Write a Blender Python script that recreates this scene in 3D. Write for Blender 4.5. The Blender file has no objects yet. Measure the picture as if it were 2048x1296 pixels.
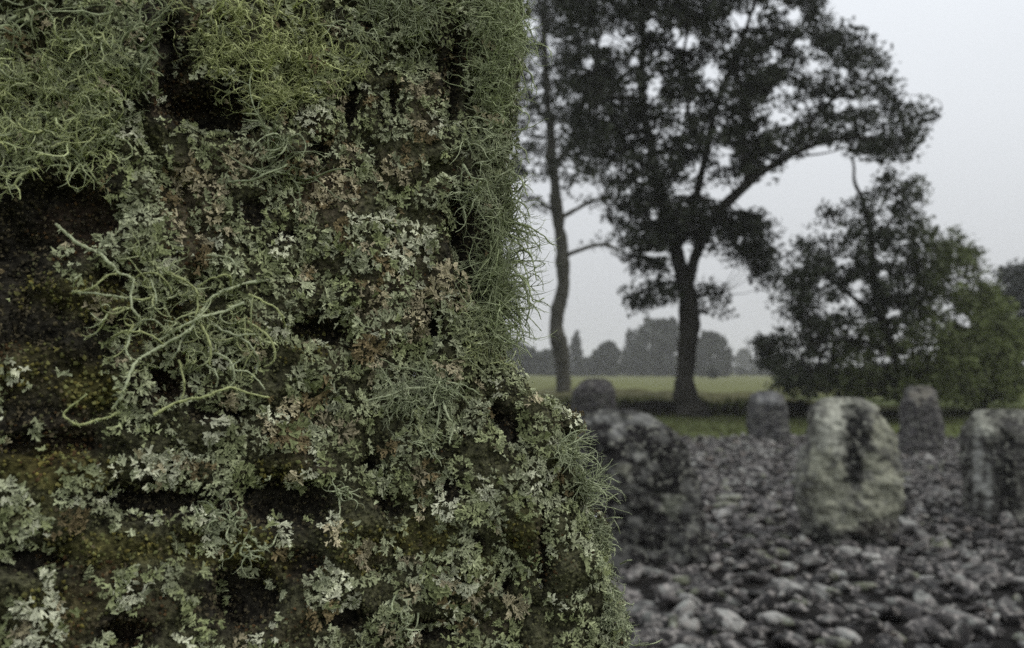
import bpy, math, random
import numpy as np
from mathutils import Vector
from mathutils.bvhtree import BVHTree

random.seed(11)
RNG = np.random.default_rng(11)
sc = bpy.context.scene
COL = sc.collection

# ------------------------------------------------------------------ camera
F = 1764.0                       # focal length in pixels of the 2048 px wide photograph
CAM = np.array([0.0, 0.0, 1.5])
PITCH = math.radians(3.05)
cam_d = bpy.data.cameras.new('camera')
cam_d.sensor_width = 36.0
cam_d.lens = 36.0 * F / 2048.0
cam_d.clip_start = 0.02
cam_d.clip_end = 4000.0
cam_d.dof.use_dof = True
cam_d.dof.focus_distance = 0.405
cam_d.dof.aperture_fstop = 13.5
cam = bpy.data.objects.new('camera', cam_d)
cam.location = CAM
cam.rotation_euler = (math.radians(90) + PITCH, 0, 0)
COL.objects.link(cam)
sc.camera = cam

# ------------------------------------------------------------------ sky and light
w = bpy.data.worlds.new('World')
sc.world = w
w.use_nodes = True
nt = w.node_tree
bg = nt.nodes['Background']
SUN_EL, SUN_AZ = math.radians(52), math.radians(112)      # azimuth from +Y towards +X
sky = nt.nodes.new('ShaderNodeTexSky')
sky.sky_type = 'NISHITA'
sky.sun_disc = False
sky.sun_elevation = SUN_EL
sky.sun_rotation = SUN_AZ
sky.dust_density = 6.0
sky.air_density = 1.5
hs = nt.nodes.new('ShaderNodeHueSaturation')
hs.inputs['Saturation'].default_value = 0.12
nt.links.new(sky.outputs[0], hs.inputs['Color'])
tc = nt.nodes.new('ShaderNodeTexCoord')
sep = nt.nodes.new('ShaderNodeSeparateXYZ')
nt.links.new(tc.outputs['Generated'], sep.inputs[0])
ramp = nt.nodes.new('ShaderNodeValToRGB')                # cloud layer: paler towards the zenith
ramp.color_ramp.elements[0].position = 0.0
ramp.color_ramp.elements[0].color = (6.4, 6.55, 6.7, 1)
ramp.color_ramp.elements[1].position = 0.55
ramp.color_ramp.elements[1].color = (11.2, 11.8, 12.6, 1)
nt.links.new(sep.outputs['Z'], ramp.inputs[0])
nz = nt.nodes.new('ShaderNodeTexNoise')
nz.inputs['Scale'].default_value = 2.2
nz.inputs['Detail'].default_value = 3
nt.links.new(tc.outputs['Generated'], nz.inputs['Vector'])
mr = nt.nodes.new('ShaderNodeMapRange')
mr.inputs['To Min'].default_value = 0.9
mr.inputs['To Max'].default_value = 1.1
nt.links.new(nz.outputs['Fac'], mr.inputs['Value'])
mul = nt.nodes.new('ShaderNodeVectorMath')
mul.operation = 'SCALE'
nt.links.new(ramp.outputs[0], mul.inputs[0])
nt.links.new(mr.outputs[0], mul.inputs['Scale'])
mix = nt.nodes.new('ShaderNodeMix')
mix.data_type = 'RGBA'
mix.inputs['Factor'].default_value = 0.85
nt.links.new(hs.outputs[0], mix.inputs['A'])
nt.links.new(mul.outputs[0], mix.inputs['B'])
nt.links.new(mix.outputs['Result'], bg.inputs['Color'])
bg.inputs['Strength'].default_value = 0.1

sun_d = bpy.data.lights.new('sun', 'SUN')
sun_d.energy = 1.3
sun_d.angle = math.radians(22)
sun_d.color = (1.0, 0.97, 0.93)
sun = bpy.data.objects.new('sun', sun_d)
sdir = Vector((math.sin(SUN_AZ) * math.cos(SUN_EL), math.cos(SUN_AZ) * math.cos(SUN_EL), math.sin(SUN_EL)))
sun.rotation_euler = sdir.to_track_quat('Z', 'Y').to_euler()
sun.location = (20, 20, 40)
COL.objects.link(sun)

sc.view_settings.view_transform = 'Standard'
sc.view_settings.look = 'None'
sc.view_settings.gamma = 1.0
sc.view_settings.exposure = 0.0
sc.view_settings.use_curve_mapping = False
sc.render.engine = 'CYCLES'
sc.cycles.max_bounces = 5
sc.cycles.diffuse_bounces = 3
sc.cycles.volume_bounces = 1
sc.cycles.use_denoising = False

# ------------------------------------------------------------------ helpers
CT, ST = math.cos(PITCH), math.sin(PITCH)

def ray(px, py):
    u = (np.asarray(px, float) - 1024.0) / F
    v = (648.0 - np.asarray(py, float)) / F
    return np.stack([u + 0 * v, CT - v * ST, ST + v * CT], -1)

def at(px, py, y):
    d = ray(px, py)
    return CAM + d * (np.asarray(y, float) / d[..., 1])[..., None]

def proj(P):
    q = np.asarray(P, float) - CAM
    dep = q[..., 1] * CT + q[..., 2] * ST
    v = -q[..., 1] * ST + q[..., 2] * CT
    return 1024 + q[..., 0] / dep * F, 648 - v / dep * F

def _h(ix, iy, iz, seed):
    x = (ix.astype(np.int64) * 374761393 + iy.astype(np.int64) * 668265263 + iz.astype(np.int64) * 2147483647 + seed * 144269) & 0xFFFFFFFF
    x = ((x ^ (x >> 13)) * 1274126177) & 0xFFFFFFFF
    x = ((x ^ (x >> 15)) * 2246822519) & 0xFFFFFFFF
    x = x ^ (x >> 16)
    return x.astype(np.float64) / 4294967295.0

def noise(P, scale=1.0, seed=0):
    """value noise in -1..1"""
    p = np.asarray(P, float) * scale
    i = np.floor(p).astype(np.int64)
    f = p - i
    f = f * f * f * (f * (f * 6 - 15) + 10)
    r = 0
    for dx in (0, 1):
        wx = f[..., 0] if dx else 1 - f[..., 0]
        for dy in (0, 1):
            wy = f[..., 1] if dy else 1 - f[..., 1]
            for dz in (0, 1):
                wz = f[..., 2] if dz else 1 - f[..., 2]
                r = r + wx * wy * wz * _h(i[..., 0] + dx, i[..., 1] + dy, i[..., 2] + dz, seed)
    return r * 2 - 1

def fbm(P, scale, octs=4, seed=0, gain=0.5):
    a, s, t, tot = 1.0, scale, 0, 0
    for k in range(octs):
        t = t + a * noise(P, s, seed + 17 * k)
        tot += a
        a *= gain
        s *= 2.03
    return t / tot

def sstep(a, b, x):
    t = np.clip((x - a) / (b - a), 0, 1)
    return t * t * (3 - 2 * t)

def norm(v):
    return v / np.maximum(np.linalg.norm(v, axis=-1, keepdims=True), 1e-12)

def make_mesh(name, V, faces, col=None, smooth=False):
    """faces: list of int arrays (n,3) / (n,4); col: (nv,3) vertex colours"""
    me = bpy.data.meshes.new(name)
    V = np.asarray(V, np.float32)
    if not isinstance(faces, list):
        faces = [faces]
    loops = np.concatenate([np.asarray(f, np.int32).ravel() for f in faces])
    sizes = np.concatenate([np.full(len(f), np.asarray(f).shape[1], np.int32) for f in faces])
    starts = np.concatenate([[0], np.cumsum(sizes)[:-1]]).astype(np.int32)
    me.vertices.add(len(V))
    me.vertices.foreach_set('co', V.ravel())
    me.loops.add(len(loops))
    me.loops.foreach_set('vertex_index', loops)
    me.polygons.add(len(sizes))
    me.polygons.foreach_set('loop_start', starts)
    me.polygons.foreach_set('loop_total', sizes)
    if smooth:
        me.polygons.foreach_set('use_smooth', np.ones(len(sizes), bool))
    me.update(calc_edges=True)
    if col is not None:
        at_ = me.color_attributes.new('Col', 'FLOAT_COLOR', 'POINT')
        c4 = np.ones((len(V), 4), np.float32)
        c4[:, :3] = col
        at_.data.foreach_set('color', c4.ravel())
    return me

def link(name, me, mat, parent=None, kind=None, label=None, cat=None, group=None):
    o = bpy.data.objects.new(name, me)
    if mat is not None and me is not None and not me.materials:
        me.materials.append(mat)
    COL.objects.link(o)
    if parent is not None:
        o.parent = parent
    if kind: o['kind'] = kind
    if label: o['label'] = label
    if cat: o['category'] = cat
    if group: o['group'] = group
    return o

def empty(name, loc, label, cat, group=None):
    o = bpy.data.objects.new(name, None)
    o.location = loc
    o.empty_display_size = 0.1
    COL.objects.link(o)
    o['label'] = label
    o['category'] = cat
    if group: o['group'] = group
    return o

def catmull(pts, n):
    """pts (k,m) -> (n,m) smooth curve through them"""
    P = np.asarray(pts, float)
    P = np.vstack([2 * P[0] - P[1], P, 2 * P[-1] - P[-2]])
    k = len(P) - 3
    t = np.linspace(0, k - 1e-6, n)
    i = t.astype(int)
    f = (t - i)[:, None]
    p0, p1, p2, p3 = P[i], P[i + 1], P[i + 2], P[i + 3]
    return 0.5 * (2 * p1 + (p2 - p0) * f + (2 * p0 - 5 * p1 + 4 * p2 - p3) * f ** 2 + (3 * p1 - p0 - 3 * p2 + p3) * f ** 3)

def tubes(P, R, sides=3, col=None):
    """P (S,N,3), R (S,N) -> verts, quads, colours (col: (S,3) or (S,N,3))"""
    S, N = P.shape[:2]
    T = np.empty_like(P)
    T[:, 1:-1] = P[:, 2:] - P[:, :-2]
    T[:, 0] = P[:, 1] - P[:, 0]
    T[:, -1] = P[:, -1] - P[:, -2]
    T = norm(T)
    ref = np.zeros_like(T)
    m = norm(P[:, -1] - P[:, 0])
    ax = np.argmin(np.abs(m), axis=1)
    ref[np.arange(S), :, ax] = 1.0
    A = norm(np.cross(T, ref))
    B = np.cross(T, A)
    ang = np.arange(sides) / sides * 2 * math.pi
    V = P[:, :, None] + R[:, :, None, None] * (np.cos(ang)[None, None, :, None] * A[:, :, None] + np.sin(ang)[None, None, :, None] * B[:, :, None])
    idx = np.arange(S * N * sides).reshape(S, N, sides)
    a = idx[:, :-1]
    b = idx[:, 1:]
    q = np.stack([a, np.roll(a, -1, 2), np.roll(b, -1, 2), b], -1).reshape(-1, 4)
    C = None
    if col is not None:
        col = np.asarray(col, float)
        if col.ndim == 2:
            col = np.repeat(col[:, None], N, 1)
        C = np.repeat(col[:, :, None], sides, 2).reshape(-1, 3)
    return V.reshape(-1, 3), q, C

class Pile:
    def __init__(s): s.V, s.F, s.C, s.n = [], {}, [], 0
    def add(s, V, faces, C=None):
        if not isinstance(faces, list): faces = [faces]
        for f in faces:
            f = np.asarray(f)
            s.F.setdefault(f.shape[1], []).append(f + s.n)
        s.V.append(V)
        if C is not None: s.C.append(C)
        s.n += len(V)
    def mesh(s, name, smooth=False):
        return make_mesh(name, np.concatenate(s.V), [np.concatenate(v) for v in s.F.values()],
                         np.concatenate(s.C) if s.C else None, smooth)

# ------------------------------------------------------------------ materials
def material(name):
    m = bpy.data.materials.new(name)
    m.use_nodes = True
    return m, m.node_tree, m.node_tree.nodes['Principled BSDF']

def attr_material(name, rough=0.85, var=0.35, scale=60.0, bump=0.3, bdist=0.002, spec=0.25, transl=0.0):
    """vertex colour broken up by object-space noise, with fine relief"""
    m, t, b = material(name)
    a = t.nodes.new('ShaderNodeAttribute'); a.attribute_name = 'Col'
    c = t.nodes.new('ShaderNodeTexCoord')
    n = t.nodes.new('ShaderNodeTexNoise')
    n.inputs['Scale'].default_value = scale
    n.inputs['Detail'].default_value = 5
    t.links.new(c.outputs['Object'], n.inputs['Vector'])
    r = t.nodes.new('ShaderNodeMapRange')
    r.inputs['From Min'].default_value = 0.3
    r.inputs['From Max'].default_value = 0.7
    r.inputs['To Min'].default_value = 1 - var
    r.inputs['To Max'].default_value = 1 + var
    t.links.new(n.outputs['Fac'], r.inputs['Value'])
    v = t.nodes.new('ShaderNodeVectorMath'); v.operation = 'SCALE'
    t.links.new(a.outputs['Color'], v.inputs[0])
    t.links.new(r.outputs[0], v.inputs['Scale'])
    t.links.new(v.outputs[0], b.inputs['Base Color'])
    b.inputs['Roughness'].default_value = rough
    b.inputs['Specular IOR Level'].default_value = spec
    if bump:
        bp = t.nodes.new('ShaderNodeBump')
        bp.inputs['Strength'].default_value = bump
        bp.inputs['Distance'].default_value = bdist
        t.links.new(n.outputs['Fac'], bp.inputs['Height'])
        t.links.new(bp.outputs[0], b.inputs['Normal'])
    if transl:
        tr = t.nodes.new('ShaderNodeBsdfTranslucent')
        t.links.new(v.outputs[0], tr.inputs['Color'])
        mx = t.nodes.new('ShaderNodeMixShader')
        mx.inputs[0].default_value = transl
        t.links.new(b.outputs[0], mx.inputs[1])
        t.links.new(tr.outputs[0], mx.inputs[2])
        t.links.new(mx.outputs[0], t.nodes['Material Output'].inputs['Surface'])
    return m

M_ROCK = attr_material('lichened_rock', rough=0.9, var=0.85, scale=420.0, bump=1.0, bdist=0.003, spec=0.12)
M_LOBE = attr_material('foliose_lichen', rough=0.9, var=0.3, scale=420.0, bump=0.5, bdist=0.0006, spec=0.12, transl=0.12)
M_STRAND = attr_material('beard_lichen', rough=0.9, var=0.22, scale=700.0, bump=0.6, bdist=0.0005, spec=0.12, transl=0.2)
M_MENHIR = attr_material('standing_stone', rough=0.9, var=0.45, scale=22.0, bump=0.8, bdist=0.02, spec=0.15)
M_COBBLE = attr_material('cobble', rough=0.75, var=0.5, scale=14.0, bump=0.6, bdist=0.01, spec=0.3)
M_GROUND = attr_material('turf', rough=0.95, var=0.35, scale=3.0, bump=0.8, bdist=0.05, spec=0.1)
M_GRASS = attr_material('grass_blades', rough=0.8, var=0.2, scale=2.0, bump=0, transl=0.2)
M_BARK = attr_material('bark', rough=0.95, var=0.4, scale=9.0, bump=0.8, bdist=0.03, spec=0.1)
M_LEAF = attr_material('leaves', rough=0.7, var=0.3, scale=1.5, bump=0, spec=0.2, transl=0.12)

def mottle(m, scale, lo, hi, colour, amount):
    """irregular pale lichen patches over a stone's own colour"""
    t = m.node_tree
    b = t.nodes['Principled BSDF']
    src = b.inputs['Base Color'].links[0].from_socket
    c = t.nodes.new('ShaderNodeTexCoord')
    n = t.nodes.new('ShaderNodeTexNoise')
    n.inputs['Scale'].default_value = scale
    n.inputs['Detail'].default_value = 4
    n.inputs['Roughness'].default_value = 0.65
    g = t.nodes.new('ShaderNodeNewGeometry')
    t.links.new(g.outputs['Position'], n.inputs['Vector'])
    r = t.nodes.new('ShaderNodeMapRange')
    r.inputs['From Min'].default_value = lo
    r.inputs['From Max'].default_value = hi
    r.inputs['To Max'].default_value = amount
    t.links.new(n.outputs['Fac'], r.inputs['Value'])
    mx = t.nodes.new('ShaderNodeMix'); mx.data_type = 'RGBA'
    mx.inputs['B'].default_value = (*colour, 1)
    t.links.new(r.outputs[0], mx.inputs['Factor'])
    t.links.new(src, mx.inputs['A'])
    t.links.new(mx.outputs['Result'], b.inputs['Base Color'])
mottle(M_COBBLE, 24.0, 0.53, 0.60, (0.31, 0.285, 0.26), 0.85)
mottle(M_COBBLE, 8.0, 0.53, 0.60, (0.012, 0.011, 0.011), 0.85)
mottle(M_MENHIR, 24.0, 0.55, 0.63, (0.26, 0.26, 0.22), 0.75)
mottle(M_MENHIR, 11.0, 0.57, 0.66, (0.012, 0.012, 0.011), 0.8)

# ------------------------------------------------------------------ ground (one sheet, raised turf bank behind the cobbles)
def bank_y(x):
    return 29.3 - 0.05 * (x - 6) + 0.6 * np.sin(x * 0.45 + 1.0) + 0.35 * np.sin(x * 1.3)

def ground_z(x, y):
    P = np.stack([x, y, np.zeros_like(x)], -1)
    yb = bank_y(x) + 0.12 * noise(P, 2.1, 5)
    step = sstep(0.0, 0.16, y - yb)
    z = (0.40 + 0.30 * fbm(P, 0.35, 3, 15) + 0.14 * sstep(1.5, 3, x) * sstep(7.5, 6, x)) * (1 - 0.6 * sstep(10.5, 13.5, x)) * step - 0.12 * sstep(4, 26, y - yb)
    z = z + 0.06 * fbm(P, 0.5, 3, 3) * sstep(20, 24, y) + 0.05 * noise(P, 1.7, 9) * step
    return z

gx = np.concatenate([[-950, -500, -250, -120, -70, -40, -25, -16], np.arange(-11, 26, 0.3), [30, 36, 45, 60, 90, 150, 280, 500, 950]])
gy = np.concatenate([[-950, -400, -150, -60, -25, -10, -4], np.arange(0, 19, 1.0), np.arange(19, 27, 0.4), np.arange(27, 33, 0.1),
                     np.arange(33, 45, 0.6), [47, 50, 54, 60, 70, 85, 110, 150, 210, 300, 420, 600, 950]])
X, Y = np.meshgrid(gx, gy)
Z = ground_z(X, Y)
P = np.stack([X, Y, Z], -1)
n1 = fbm(P * [1, 1, 0], 0.35, 4, 21)
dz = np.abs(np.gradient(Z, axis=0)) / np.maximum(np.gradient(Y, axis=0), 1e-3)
soil_shade = np.maximum(sstep(0.35, 0.9, dz), sstep(-0.35, -0.1, Y - bank_y(X)) * sstep(0.32, 0.18, Y - bank_y(X)))[..., None]
green = np.array([0.070, 0.085, 0.028]) * (1 + 0.35 * n1[..., None])
field = np.array([0.108, 0.114, 0.042]) * (1 + 0.12 * n1[..., None])
rough_top = np.array([0.066, 0.063, 0.026]) * (1 + 0.4 * n1[..., None])
bk = Y - bank_y(X)
c = green + (rough_top - green) * (sstep(0.2, 0.8, bk) * sstep(16, 13, X))[..., None]
c = c + (field - c) * sstep(17, 26, bk)[..., None]
c = c + (np.array([0.012, 0.011, 0.008]) - c) * soil_shade  # dark soil face, with the bank's shade painted in along its foot
idx = np.arange(X.size).reshape(X.shape)
q = np.stack([idx[:-1, :-1], idx[:-1, 1:], idx[1:, 1:], idx[1:, :-1]], -1).reshape(-1, 4)
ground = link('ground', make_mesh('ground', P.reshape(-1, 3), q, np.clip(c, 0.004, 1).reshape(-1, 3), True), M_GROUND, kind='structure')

# grass blades on the strip between the cobbles and the field
def grass_blades():
    n = 26000
    x = RNG.uniform(-4, 22, n)
    y = RNG.uniform(19.0, 34, n)
    keep = (fbm(np.stack([x, y, 0 * x], -1), 0.9, 2, 4) + RNG.uniform(-0.6, 0.6, n)) > -0.15
    x, y = x[keep], y[keep]
    n = len(x)
    z = ground_z(x, y)
    h = RNG.uniform(0.04, 0.16, n) * (1 + 0.9 * ((y - bank_y(x)) > -0.3) * ((y - bank_y(x)) < 0.5))
    a = RNG.uniform(0, 2 * math.pi, n)
    wv = np.stack([np.cos(a), np.sin(a), 0 * a], -1) * RNG.uniform(0.012, 0.03, n)[:, None]
    lean = np.stack([np.cos(a * 3), np.sin(a * 3), 0 * a], -1) * (h * 0.5)[:, None]
    base = np.stack([x, y, z - 0.01], -1)
    V = np.stack([base - wv, base + wv, base + lean + np.stack([0 * h, 0 * h, h], -1)], 1).reshape(-1, 3)
    f = np.arange(n * 3).reshape(n, 3)
    t = RNG.uniform(0, 1, (n, 1))
    col = np.array([0.060, 0.074, 0.022]) * (1 - t) + np.array([0.095, 0.095, 0.038]) * t
    return make_mesh('grass', V, f, np.repeat(col, 3, 0))
link('grass', grass_blades(), M_GRASS, kind='stuff', label='short turf growing between the cobbles and the bank', cat='grass')

# ------------------------------------------------------------------ cobbles
def ico(sub):
    t = (1 + 5 ** 0.5) / 2
    v = [(-1, t, 0), (1, t, 0), (-1, -t, 0), (1, -t, 0), (0, -1, t), (0, 1, t), (0, -1, -t), (0, 1, -t), (t, 0, -1), (t, 0, 1), (-t, 0, -1), (-t, 0, 1)]
    f = [(0, 11, 5), (0, 5, 1), (0, 1, 7), (0, 7, 10), (0, 10, 11), (1, 5, 9), (5, 11, 4), (11, 10, 2), (10, 7, 6), (7, 1, 8), (3, 9, 4), (3, 4, 2), (3, 2, 6), (3, 6, 8), (3, 8, 9), (4, 9, 5), (2, 4, 11), (6, 2, 10), (8, 6, 7), (9, 8, 1)]
    V = [norm(np.array(a, float)) for a in v]
    for _ in range(sub):
        cache, nf = {}, []
        def mid(a, b):
            k = (min(a, b), max(a, b))
            if k not in cache:
                V.append(norm(V[a] + V[b])); cache[k] = len(V) - 1
            return cache[k]
        for a, b, c_ in f:
            x, y, z = mid(a, b), mid(b, c_), mid(c_, a)
            nf += [(a, x, z), (b, y, x), (c_, z, y), (x, y, z)]
        f = nf
    return np.array(V), np.array(f)

ICO0, ICO1, ICO2, ICO3 = ico(0), ico(1), ico(2), ico(3)

def cobble_shape(k, base):
    V, f = base
    r = np.random.default_rng(100 + k)
    s = np.array([1.15, r.uniform(0.55, 0.95), r.uniform(0.28, 0.58)])
    W = np.sign(V) * np.abs(V) ** r.uniform(0.72, 1.0)
    W = W * (1 + 0.30 * noise(V, 1.3, 40 + k)[:, None] + 0.30 * noise(V, 2.9, 80 + k)[:, None])
    for _ in range(8):                     # broken facets
        nrm = norm(r.normal(size=3)); d = r.uniform(0.42, 0.78)
        ex = np.maximum(W @ nrm - d, 0)
        W = W - ex[:, None] * nrm * 0.85
    return W * s

COB1 = [cobble_shape(k, ICO1) for k in range(14)]
COB0 = [cobble_shape(k, ICO0) for k in range(14)]

def cobble_edge(x):
    return 20.3 + 0.5 * np.sin(x * 0.9) + 0.4 * np.sin(x * 2.3 + 1) - 0.02 * (x - 5) ** 2

def rotation(yaw, tx, ty):
    cy, sy, cx, sx, cz, sz = np.cos(ty), np.sin(ty), np.cos(tx), np.sin(tx), np.cos(yaw), np.sin(yaw)
    Rx = np.array([[1, 0, 0], [0, cx, -sx], [0, sx, cx]])
    Ry = np.array([[cy, 0, sy], [0, 1, 0], [-sy, 0, cy]])
    Rz = np.array([[cz, -sz, 0], [sz, cz, 0], [0, 0, 1]])
    return Rz @ Ry @ Rx

bx = np.linspace(-4.7, 16.2, 60); by = np.linspace(0.7, 21, 50)
BX, BY = np.meshgrid(bx, by)
BX = np.minimum(BX, 1.6 + 0.70 * BY)
BY = np.minimum(BY, cobble_edge(BX))
BZ = 0.006 + 0.012 * fbm(np.stack([BX, BY, 0 * BX], -1), 1.1, 3, 77) ** 2 + 0 * BX
idx = np.arange(BX.size).reshape(BX.shape)
q = np.stack([idx[:-1, :-1], idx[:-1, 1:], idx[1:, 1:], idx[1:, :-1]], -1).reshape(-1, 4)
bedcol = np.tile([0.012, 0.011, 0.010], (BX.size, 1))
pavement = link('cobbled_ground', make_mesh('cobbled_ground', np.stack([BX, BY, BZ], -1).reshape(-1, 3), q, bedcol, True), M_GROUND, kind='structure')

def cobble_colour(n):
    t = RNG.uniform(0, 1, n)
    g = 0.016 + 0.070 * t ** 1.6
    c = np.stack([g * 1.08, g * 0.99, g * 0.94], -1)
    pale = RNG.uniform(0, 1, n) < 0.09
    c[pale] = np.array([0.26, 0.255, 0.235]) * RNG.uniform(0.75, 1.15, (pale.sum(), 1))
    rust = RNG.uniform(0, 1, n) < 0.06
    c[rust] = np.array([0.10, 0.082, 0.068]) * RNG.uniform(0.6, 1.2, (rust.sum(), 1))
    moss = RNG.uniform(0, 1, n) < 0.06
    c[moss] = np.array([0.10, 0.105, 0.07]) * RNG.uniform(0.7, 1.2, (moss.sum(), 1))
    return c

STONE_BASES = []        # (x, y, r) keep-out discs, filled before the cobbles are laid

def lay_cobbles():
    sp = 0.148
    rows = []
    y = 0.9
    k = 0
    while y < 20.6:
        x = np.arange(-4.6, 1.5 + 0.70 * y, sp) + (k % 2) * sp / 2
        rows.append(np.stack([x, np.full_like(x, y)], -1))
        y += sp * 0.86
        k += 1
    A = np.concatenate(rows)
    A = A + RNG.uniform(-0.075, 0.075, A.shape)
    extra = A[RNG.uniform(0, 1, len(A)) < 0.22] + RNG.uniform(-0.08, 0.08, 2)     # loose ones lying on top
    lay = np.concatenate([np.zeros(len(A)), np.ones(len(extra))])
    A = np.concatenate([A, extra])
    ok = A[:, 1] < cobble_edge(A[:, 0]) + RNG.uniform(-0.5, 0.25, len(A))
    for sx, sy, sr in STONE_BASES:
        ok &= ((A[:, 0] - sx) / sr[0]) ** 2 + ((A[:, 1] - sy) / sr[1]) ** 2 > 1
    A, lay = A[ok], lay[ok]
    n = len(A)
    kind_ = RNG.uniform(0, 1, n)
    R = np.where(kind_ < 0.35, RNG.uniform(0.036, 0.062, n), np.where(kind_ < 0.86, RNG.uniform(0.06, 0.105, n), RNG.uniform(0.105, 0.17, n))) * np.where(lay > 0, 0.72, 1)
    z = np.where(lay > 0, RNG.uniform(0.06, 0.10, n), RNG.uniform(-0.02, 0.055, n))
    col = cobble_colour(n)
    ctr = np.column_stack([A, z])
    px, py = proj(ctr + [0, 0, 0.02])
    size = R / np.hypot(A[:, 0], A[:, 1]) * F
    edge = np.interp(py, [850, 900, 1000, 1100, 1200, 1296], [1400, 1400, 1420, 1430, 1290, 1290])
    seen = (px > edge) & (px < 2040) & (py < 1290)
    order = np.argsort(-np.where(seen, size, -1))
    single = set(order[:300].tolist())
    pile = Pile()
    meshes = {}
    for i in range(n):
        v = int(RNG.integers(14))
        rot = rotation(RNG.uniform(0, 6.28), RNG.normal(0, 0.38), RNG.normal(0, 0.38))
        if i in single:
            key = (v, int(RNG.integers(5)))
            if key not in meshes:
                W = COB1[v]
                base = col[i]
                sp_ = sstep(0.1, 0.45, fbm(W, 2.0, 3, key[1] * 31 + v))[:, None] * sstep(-0.2, 0.5, W[:, 2])[:, None]
                cc = base * (1 - sp_) + np.array([0.30, 0.31, 0.28]) * sp_ * (0.6 + 0.4 * (key[1] % 2))
                meshes[key] = make_mesh('cobble', W, ICO1[1], cc, False)
                meshes[key].materials.append(M_COBBLE)
            o = bpy.data.objects.new('cobble', meshes[key])
            COL.objects.link(o)
            o.parent = pavement
            from mathutils import Matrix
            M4 = Matrix([[*(rot[0] * R[i]), ctr[i, 0]], [*(rot[1] * R[i]), ctr[i, 1]], [*(rot[2] * R[i]), ctr[i, 2]], [0, 0, 0, 1]])
            o.matrix_basis = M4
        else:
            W, f = (COB1[v], ICO1[1]) if 4.2 < A[i, 1] < 7.8 and A[i, 0] > -0.5 else (COB0[v], ICO0[1])
            sp_ = (sstep(0.0, 0.3, noise(W + ctr[i], 1.6, 3)) * sstep(-0.1, 0.4, W[:, 2]) * RNG.uniform(0, 0.8))[:, None]
            pile.add(W @ rot.T * R[i] + ctr[i], f, col[i] * (1 - sp_) + np.array([0.30, 0.31, 0.28]) * sp_)
    link('small_cobbles', pile.mesh('small_cobbles'), M_COBBLE, pavement, kind='stuff')

# ------------------------------------------------------------------ standing stones of the circle
def standing_stone(name, label, prof, d, thick, spots, seed, base=(0.055, 0.052, 0.050), speck=0.35, fissure=0.0, specol=(0.27, 0.27, 0.22)):
    """prof: (py, left px, right px) from the top down; spots: (px, py, rx, ry, colour) lichen plus other pale and dark patches on the face"""
    prof = np.array(prof, float)
    n, mcol = 64, 84
    py = np.linspace(prof[0, 0], prof[-1, 0] + 12, n)
    L = np.interp(py, prof[:, 0], prof[:, 1]); Rr = np.interp(py, prof[:, 0], prof[:, 2])
    pl, pr = at(L, py, np.full(n, d)), at(Rr, py, np.full(n, d))
    cx, hw, zz = (pl[:, 0] + pr[:, 0]) / 2, (pr[:, 0] - pl[:, 0]) / 2, pl[:, 2].copy()
    g = np.linspace(0, 1, n)
    hd = thick / 2 * (0.25 + 0.75 * sstep(0, 0.22, g)) * (0.9 + 0.15 * g)
    zz[-1] = -0.05
    a = np.arange(4001) / 4000 * 2 * math.pi
    e = 0.62
    ca = np.sign(np.cos(a)) * np.abs(np.cos(a)) ** e
    sa = np.sign(np.sin(a)) * np.abs(np.sin(a)) ** e
    arc = np.concatenate([[0], np.cumsum(np.hypot(np.diff(ca) * hw.mean(), np.diff(sa) * thick / 2))])
    want = np.arange(mcol) / mcol * arc[-1]
    ca, sa = np.interp(want, arc, ca), np.interp(want, arc, sa)
    V = np.stack([cx[:, None] + hw[:, None] * ca, d + thick * 0.4 + hd[:, None] * sa, np.repeat(zz[:, None], mcol, 1)], -1)
    amp = hw.max()
    dn = fbm(V, 2.2 / amp, 4, seed) * 0.16 * amp + fbm(V, 9 / amp, 3, seed + 3) * 0.085 * amp - 0.07 * amp * sstep(0.75, 1.0, 1 - 2.5 * np.abs(fbm(V * [1, 1, 0.7], 3.2 / amp, 2, seed + 4)))
    if fissure:
        dn = dn - fissure * sstep(0.25, 0.6, noise(V * [1, 1, 0.16], 5.5 / amp, seed + 9)) * amp
    out = norm(V - np.stack([cx, np.full(n, d + thick * 0.4), zz], -1)[:, None])
    V = V + out * dn[..., None]
    V[0, :, 2] += 0
    top = V[0].mean(0) + [0, 0, 0.01 * amp]
    Vf = np.vstack([V.reshape(-1, 3), top])
    idx = np.arange(n * mcol).reshape(n, mcol)
    A, B = idx[:-1], idx[1:]
    q = np.stack([A, B, np.roll(B, -1, 1), np.roll(A, -1, 1)], -1).reshape(-1, 4)
    cap = np.stack([idx[0], np.roll(idx[0], -1), np.full(mcol, n * mcol)], -1)
    C = np.array(base) * (1 + 0.5 * fbm(Vf, 5 / amp, 3, seed + 5))[:, None]
    s = sstep(0.02, 0.24, fbm(Vf, 6.5 / amp, 3, seed + 7))[:, None] * speck
    C = C * (1 - s) + np.array(specol) * s
    qx, qy = proj(Vf)
    wob = 1.3 * fbm(Vf, 6.5 / amp, 4, seed + 11, 0.7)
    front = sstep(0.3, -0.3, (Vf[:, 1] - d - thick * 0.4) / thick)
    for (sx, sy, rx, ry, colr) in spots:
        m = sstep(1.15, 0.75, np.hypot((qx - sx) / rx, (qy - sy) / ry) + wob) * front
        C = C + (np.array(colr) - C) * m[:, None]
    C = np.clip(C, 0.006, 1)
    me = make_mesh(name, Vf, [q, cap], C, True)
    o = link(name, me, M_MENHIR, label=label, cat='standing stone', group='stones of the circle')
    STONE_BASES.append((cx[-1], d + thick * 0.4, (hw[-1] * 0.9, thick * 0.5)))
    return o

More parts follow.
